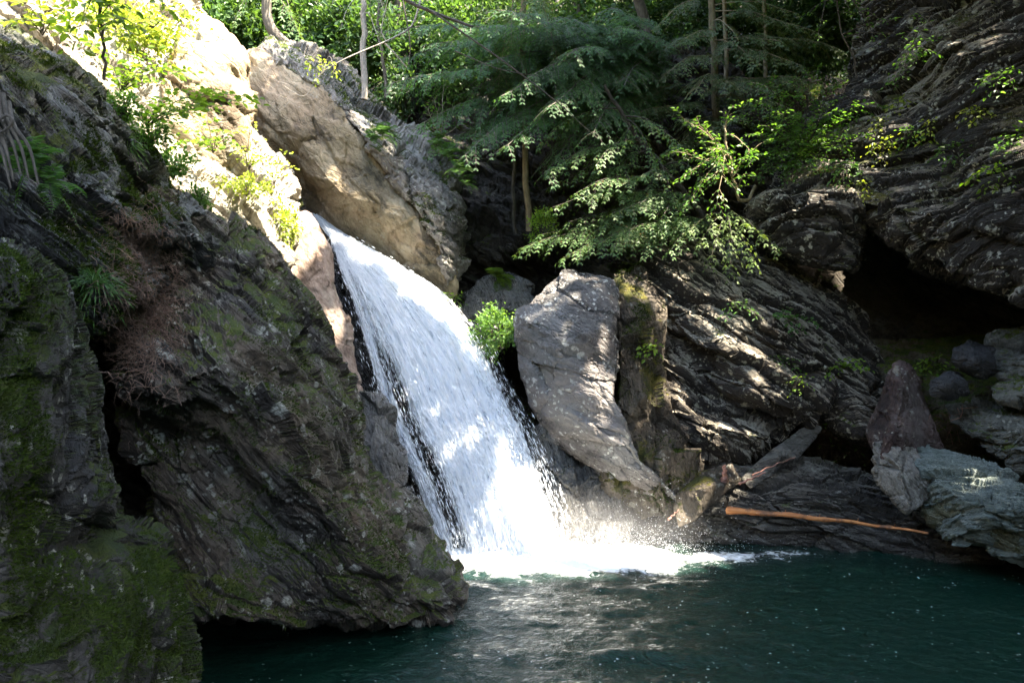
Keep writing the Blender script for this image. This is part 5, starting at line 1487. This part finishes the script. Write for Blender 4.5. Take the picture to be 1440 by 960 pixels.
B_lit = bark_mat("dead_needle_litter", (0.10, 0.06, 0.045), (0.30, 0.20, 0.15), 0.6)
o = twig_pile("pine_litter", 205, 425, 6.7, 26, 55, 2600, 0.10, 0.0028, B_lit, None, None, 3, 0.08); tag(o, kind="stuff")
o = twig_pile("leaf_litter", 190, 345, 6.0, 20, 25, 900, 0.09, 0.0028, B_lit, None, None, 4, 0.06); tag(o, kind="stuff")
twig_pile("dead_twigs", 1330, 590, 10.4, 9, 10, 40, 0.22, 0.005, M_stick, "tangle of reddish dead twigs beside the reddish rock", "twigs", 5, 0.15)
bare("hanging_roots", [([(x0, 120 + k * 6, 4.75), (x0 + 6, 165 + k * 3, 4.65), (x0 + 22 + k * 2, 205, 4.62), (x0 + 30 + k * 3, 240 + k * 5, 4.6)], .016, .006) for k, x0 in enumerate((-14, -4, 4, -20, 12, -30))] +
     [([(-10, 175, 4.6), (10, 160, 4.6), (20, 170, 4.58), (10, 182, 4.6), (-8, 190, 4.6)], .010, .006)], "tangled grey roots hanging down the bank at the left edge", B_grey, "roots")

# ================================================================== SPRAY
def water_drops():
    r2 = np.random.RandomState(11)
    n = 17000
    u = r2.beta(2.0, 1.5, n) * 1.07 - 0.02; v = r2.uniform(0.12, 1.0, n) ** 0.75
    p = fall_point(u, v)
    p2 = fall_point(u, np.clip(v + 0.01, 0, 1.0) - (v > 0.99) * 0.02)
    d = unit(p2 - p + np.array([0, 0, -1e-4])); d[d[:, 2] > 0] *= -1
    p[:, 1] -= 0.24 + np.abs(r2.normal(0, 0.16, n)) * (0.3 + v)
    p += r2.normal(0, 0.035, (n, 3))
    big_ = r2.uniform(0, 1, n) ** 3
    L = 0.02 + 0.13 * big_ * (0.5 + 0.5 * v); W = 0.0035 + 0.007 * big_
    # splash above the foot of the fall
    m = 8000
    q = np.stack([r2.normal(FOAM_C.x + 0.15, 0.95, m), r2.normal(FOAM_C.y + 0.25, 0.30, m), np.abs(r2.normal(0, 0.26, m)) ** 1.3], 1)
    dq = unit(r2.normal(0, 1, (m, 3)) + np.array([0, 0, .8]))
    p = np.concatenate([p, q]); d = np.concatenate([d, dq]); L = np.concatenate([L, r2.uniform(.006, .02, m)]); W = np.concatenate([W, r2.uniform(.003, .006, m)])
    s = unit(np.cross(d, np.array([0.2, 1, 0.1]))); t = np.cross(s, d)
    L = L[:, None]; W = W[:, None]
    V = np.stack([p - d * L * .5, p + s * W * .5, p + t * W * .5, p - s * W * .5, p - t * W * .5, p + d * L * .5], 1).reshape(-1, 3)
    b = np.arange(len(p))[:, None] * 6
    F = np.concatenate([b + np.array(x) for x in ((0, 2, 1), (0, 3, 2), (0, 4, 3), (0, 1, 4), (5, 1, 2), (5, 2, 3), (5, 3, 4), (5, 4, 1))])
    t_ = NT("water_drops")
    bs = t_.n("BsdfPrincipled"); t_.put(bs.inputs["Base Color"], (0.85, 0.9, 0.95)); t_.put(bs.inputs["Roughness"], 0.2)
    t_.t.links.new(bs.outputs[0], t_.out.inputs[0])
    o = link_mesh("spray", np_mesh("spray", V, F), t_.m)
    tag(o, kind="stuff")
water_drops()

# ================================================================== SHADE TREES (unseen, added to block sun and sky over the gorge)
SUNV = np.array(list(SUN_DIR))
e1 = unit(np.cross(SUNV, [0, 1.0, 0])[None])[0]; e2 = np.cross(SUNV, e1)
def in_poly(x, y, poly):
    c = False; j = len(poly) - 1
    for i in range(len(poly)):
        if (poly[i][1] > y) != (poly[j][1] > y) and x < (poly[j][0] - poly[i][0]) * (y - poly[i][1]) / (poly[j][1] - poly[i][1]) + poly[i][0]: c = not c
        j = i
    return c
LIT = [([(325, 385), (370, 395), (360, 430), (330, 425)], 20), ([(285, 490), (340, 505), (345, 530), (300, 515)], 19), ([(225, 385), (255, 380), (250, 420), (230, 415)], 6),
       ([(140, -40), (300, -30), (345, 40), (350, 90), (352, 150), (345, 215), (385, 240), (420, 268), (424, 318), (400, 380), (372, 350), (325, 300), (275, 245), (240, 190), (200, 110), (140, 20)], 420),
       ([(640, 765), (930, 762), (1010, 780), (900, 806), (700, 808), (645, 800)], 160),
       ([(425, 300), (470, 345), (468, 372), (430, 360), (412, 340)], 40),
       ([(480, 330), (560, 370), (640, 430), (600, 480), (520, 420)], 60),
       ([(500, 350), (640, 430), (740, 600), (790, 760), (640, 770), (560, 560)], 20, 1), ([(690, 640), (760, 640), (800, 770), (680, 770)], 4, 1),
       ([(775, 385), (860, 395), (850, 430), (770, 420)], 3),
       ([(950, 570), (1060, 590), (1080, 625), (980, 620)], 12), ([(1090, 400), (1150, 430), (1230, 580), (1150, 560)], 14), ([(950, 440), (1040, 520), (1100, 600), (1000, 560)], 8), ([(1100, 290), (1190, 280), (1200, 370), (1110, 340)], 8), ([(1290, 630), (1400, 660), (1430, 700), (1320, 680)], 8), ([(1330, 50), (1430, 40), (1430, 130), (1330, 120)], 8), ([(1000, 700), (1250, 720), (1250, 760), (1000, 750)], 8), ([(560, 20), (900, 20), (1150, 80), (1100, 300), (780, 340), (600, 200)], 75, 2), ([(900, 390), (1100, 375), (1240, 480), (1290, 600), (1100, 640), (980, 640), (930, 560)], 75, 1), ([(1100, 240), (1180, 120), (1300, 20), (1440, 10), (1440, 330), (1300, 310), (1200, 340), (1100, 340)], 42, 2), ([(960, 660), (1240, 680), (1300, 770), (960, 740)], 16, 1), ([(1290, 500), (1440, 470), (1440, 620), (1330, 610)], 14, 1), ([(660, 450), (725, 450), (715, 480), (665, 480)], 10)]
SPOTS = [(345, 405, 16), (375, 372, 12), (300, 505, 12), (330, 520, 10), (245, 395, 8), (260, 590, 8), (1005, 590, 12), (1030, 440, 9), (1090, 520, 10), (1140, 500, 10), (575, 275, 10), (430, 85, 12), (1360, 60, 12), (1280, 80, 8), (660, 130, 20), (930, 180, 20), (1000, 340, 12), (600, 200, 16), (700, 60, 18), (780, 200, 16), (850, 60, 18), (880, 260, 16), (820, 300, 14), (1020, 110, 18), (960, 240, 14), (1060, 200, 14), (1120, 160, 14), (640, 120, 14), (980, 585, 12), (1060, 500, 8), (1180, 560, 10), (1150, 330, 12), (1175, 300, 10), (760, 440, 10), (1380, 660, 10), (560, 60, 16), (890, 130, 14), (1195, 165, 12), (1240, 190, 8), (1265, 160, 8), (1345, 215, 10), (1375, 162, 8), (1410, 112, 10), (1430, 200, 10), (1400, 250, 10), (1190, 240, 10), (1215, 30, 12), (1280, 25, 10), (1295, 80, 10), (1120, 452, 8), (1190, 515, 8), (1100, 200, 12), (1150, 220, 12), (1080, 150, 12), (1030, 350, 14), (1060, 370, 10), (1210, 150, 10)]
open_pts = []; open_r = []
def r_far(x, y): return x > 1200 and y < 330 and rs.rand() < 1.0
for poly, n, *rr0 in LIT:
    xs_ = [p[0] for p in poly]; ys_ = [p[1] for p in poly]; k = 0
    while k < n:
        x = rs.uniform(min(xs_), max(xs_)); y = rs.uniform(min(ys_), max(ys_))
        if in_poly(x, y, poly):
            k += 1; open_r.append(rr0[0] if rr0 else (2 if n > 18 else 1))
            if min(ys_) > 750: open_pts.append(list(on_water(x, y, 0.05)))
            else: open_pts.append(list(surf(x, y, 11.5) if (425 > x or x > 640) else P(x, y, 12.5)))
            if r_far(x, y): open_pts[-1] = list(P(x, y, 11.0 - (x - 1200) / 260.0))
for x, y, r in SPOTS:
    for k in range(3):
        open_pts.append(list(surf(x + rs.uniform(-r, r) * .6, y + rs.uniform(-r, r) * .6, 10))); open_r.append(1)
OP = np.array(open_pts)
OA, OB = OP @ e1, OP @ e2
cell = 0.11
grid_open = set()
for a_, b_, r_ in zip(OA, OB, open_r):
    for i in range(-2, 3):
        for j in range(-2, 3):
            if i * i + j * j <= (5 if r_ == 2 else 1): grid_open.add((int(math.floor(a_ / cell)) + i, int(math.floor(b_ / cell)) + j))

def shade_tree(base, crown_c, rad, n, label, seed):
    r2 = np.random.RandomState(seed)
    base = np.array(base, float); cc = np.array(crown_c, float); rad = np.array(rad, float)
    root = empty("shade_tree", tuple(base), label, "tree", "unseen shade trees added around the gorge")
    st = Stems(); lv = Leaves()
    trunk = curve3(base, cc + np.array([0, 0, rad[2] * .6]), 0, 12, 0.015)
    tk = Stems(); tk.tube(trunk, 0.22, 0.05, 9)
    link_mesh("trunk", tk.mesh("trunk", base), B_grey, root)
    m = n // 30
    c = unit(r2.normal(0, 1, (m, 3))) * (r2.uniform(0, 1, (m, 1)) ** 0.45) * rad + cc
    for q in c[:40]:
        a0, _ = resample(trunk, np.array([r2.uniform(.4, .95)])); st.tube(curve3(a0[0], q, 0.2, 6, 0.02), 0.035, 0.008, 4)
    w_ = np.repeat(np.arange(m), 30)
    pos = c[w_] + r2.normal(0, 0.28, (len(w_), 3)) * np.array([1.3, 1.3, .5])
    k = len(pos)
    A_, B_ = np.floor(pos @ e1 / cell).astype(int), np.floor(pos @ e2 / cell).astype(int)
    keep = np.array([(i, j) not in grid_open for i, j in zip(A_, B_)])  # crown cut open along sun paths to the chosen lit patches
    px = 720 + pos[:, 0] / np.maximum(pos[:, 1], .1) * FPX; py = 480 - (pos[:, 2] - CAM_H) / np.maximum(pos[:, 1], .1) * FPX
    inview = (pos[:, 1] > 0.2) & (px > -40) & (px < 1480) & (py > -25)
    keep &= ~inview
    lv.add(pos, unit(r2.normal(0, 1, (k, 3)) * np.array([1, 1, .4])), unit(np.array([0, 0, 1.0]) + r2.normal(0, .5, (k, 3))), r2.uniform(.14, .26, k), r2.uniform(.09, .16, k))
    link_mesh("branches", st.mesh("branches", base), B_grey, root)
    link_mesh("crown", lv.mesh("crown", keep=keep, org=base), L_dec, root)

# ================================================================== MOSS CUSHIONS
def moss_on(rocks, n, size, thr, seed, zmin, label_name="moss"):
    r2 = np.random.RandomState(seed); lv = Leaves()
    for nm, V, F in ROCK_TRIS:
        if nm not in rocks: continue
        fn = np.cross(V[F[:, 1]] - V[F[:, 0]], V[F[:, 2]] - V[F[:, 0]]); ar = np.linalg.norm(fn, axis=1); nn = fn / np.maximum(ar, 1e-12)[:, None]
        c = V[F].mean(1)
        px = 720 + c[:, 0] / np.maximum(c[:, 1], .3) * FPX; py = 480 - (c[:, 2] - CAM_H) / np.maximum(c[:, 1], .3) * FPX
        see = ((np.array([0, 0, CAM_H]) - c) * nn).sum(1) > 0
        m = see & (px > -30) & (px < 1470) & (py > -30) & (py < 990) & (nn[:, 2] > zmin)
        dens = fbm(c * 1.5, seed, 4, 0.6) + 0.28 * nn[:, 2]
        m &= dens > thr
        idx = np.nonzero(m)[0]
        if not len(idx): continue
        w_ = ar[idx] / ar[idx].sum(); pick = r2.choice(idx, n, p=w_)
        b1, b2 = r2.uniform(0, 1, (2, n)); fl = b1 + b2 > 1; b1[fl], b2[fl] = 1 - b1[fl], 1 - b2[fl]
        T3 = V[F[pick]]
        p = T3[:, 0] + b1[:, None] * (T3[:, 1] - T3[:, 0]) + b2[:, None] * (T3[:, 2] - T3[:, 0])
        d = unit(nn[pick] + r2.normal(0, 0.55, (n, 3)) + np.array([0, 0, -0.25]))
        L = size * r2.uniform(0.5, 1.3, n) * np.clip((dens[pick] - thr) * 5 + 0.4, 0.4, 1.3)
        lv.add(p - nn[pick] * 0.003, d, unit(nn[pick] + r2.normal(0, .6, (n, 3))), L, L * 0.22)
    o = link_mesh(label_name, lv.mesh(label_name, 'needle'), L_moss); tag(o, kind="stuff")
L_moss = leaf_mat("moss_fronds", (0.014, 0.030, 0.005), (0.05, 0.078, 0.012), 0.2, 0.7, 0.1)
moss_on(("mossy_rock",), 60000, 0.018, 0.22, 41, -0.2)
moss_on(("rock_bank",), 60000, 0.028, 0.10, 42, 0.0)
moss_on(("rock_outcrop",), 30000, 0.026, 0.24, 43, 0.1)
moss_on(("grey_rock_cap", "brown_rock_rib"), 16000, 0.03, 0.22, 44, 0.0)

# soft mist where the water lands
bm = bmesh.new(); bmesh.ops.create_icosphere(bm, subdivisions=4, radius=1.0)
me = bpy.data.meshes.new("mist"); bm.to_mesh(me); bm.free()
t = NT("fine_mist")
tc = t.n("TexCoord").outputs["Object"]
rr_ = t.vmath('LENGTH', tc)
den = t.math('MULTIPLY', t.maprange(rr_, 1.0, 0.15), t.maprange(t.noise(tc, 2.5, 3, 0.6), 0.3, 0.7, 0.35, 1.0))
vol = t.n("VolumePrincipled")
t.put(vol.inputs["Color"], (0.95, 0.97, 1.0)); t.put(vol.inputs["Density"], t.math('MULTIPLY', den, 0.35))
t.t.links.new(vol.outputs[0], t.out.inputs["Volume"])
mist = link_mesh("mist", me, t.m, loc=(FOAM_C.x + 0.15, FOAM_C.y + 0.15, 0.25)); mist.scale = (2.1, 0.8, 0.75)
tag(mist, kind="stuff")
SHADE_TREES = [((9.0, 10.5, 9.0), (6.0, 12.0, 13.0), (3.2, 3.0, 2.2), 26000), ((9.5, 6.5, 9.0), (5.2, 8.0, 12.5), (3.4, 3.0, 2.2), 26000),
       ((8.5, 3.0, 8.0), (3.6, 4.6, 11.5), (3.4, 3.0, 2.2), 26000), ((9.0, 14.5, 10.0), (6.8, 15.5, 14.5), (3.0, 2.6, 2.2), 18000),
       ((10.5, 11.0, 9.5), (9.0, 11.5, 13.0), (2.8, 3.0, 2.5), 18000), ((8.0, -0.5, 6.5), (2.5, 1.0, 9.5), (3.2, 2.6, 2.2), 16000),
       ((10.5, 7.0, 9.0), (8.5, 6.0, 12.0), (2.6, 3.0, 2.2), 14000),        ((9.0, 21.0, 12.0), (8.0, 20.5, 17.0), (4.0, 3.5, 2.6), 26000), ((12.0, 17.0, 12.0), (11.0, 17.5, 16.0), (3.5, 3.5, 2.6), 18000),
       ((11.5, 8.0, 9.0), (9.6, 9.4, 12.4), (3.0, 3.0, 2.2), 24000),
       ((12.0, 4.0, 9.0), (10.6, 4.6, 12.0), (3.0, 3.0, 2.0), 26000), ((7.5, 13.0, 9.5), (2.7, 10.8, 13.4), (2.3, 2.1, 1.7), 40000),
       ((-7.0, 2.5, 5.0), (-2.2, 2.4, 7.6), (2.6, 1.9, 1.3), 16000), ((-8.0, 5.0, 6.0), (-5.4, 3.6, 9.0), (2.4, 2.2, 1.8), 14000),
       ((8.0, -4.0, 7.0), (4.5, -2.5, 12.0), (3.4, 2.8, 2.2), 22000), ((9.0, -1.0, 7.0), (7.0, 0.5, 12.5), (3.2, 2.8, 2.2), 22000),
       ((9.5, 4.0, 8.0), (6.8, 3.0, 9.6), (2.6, 2.6, 2.2), 16000)]
for k, (b, c, r, n) in enumerate(SHADE_TREES):
    shade_tree(b, c, r, int(n * 0.66), "unseen leafy tree added to shade the gorge", 70 + k)
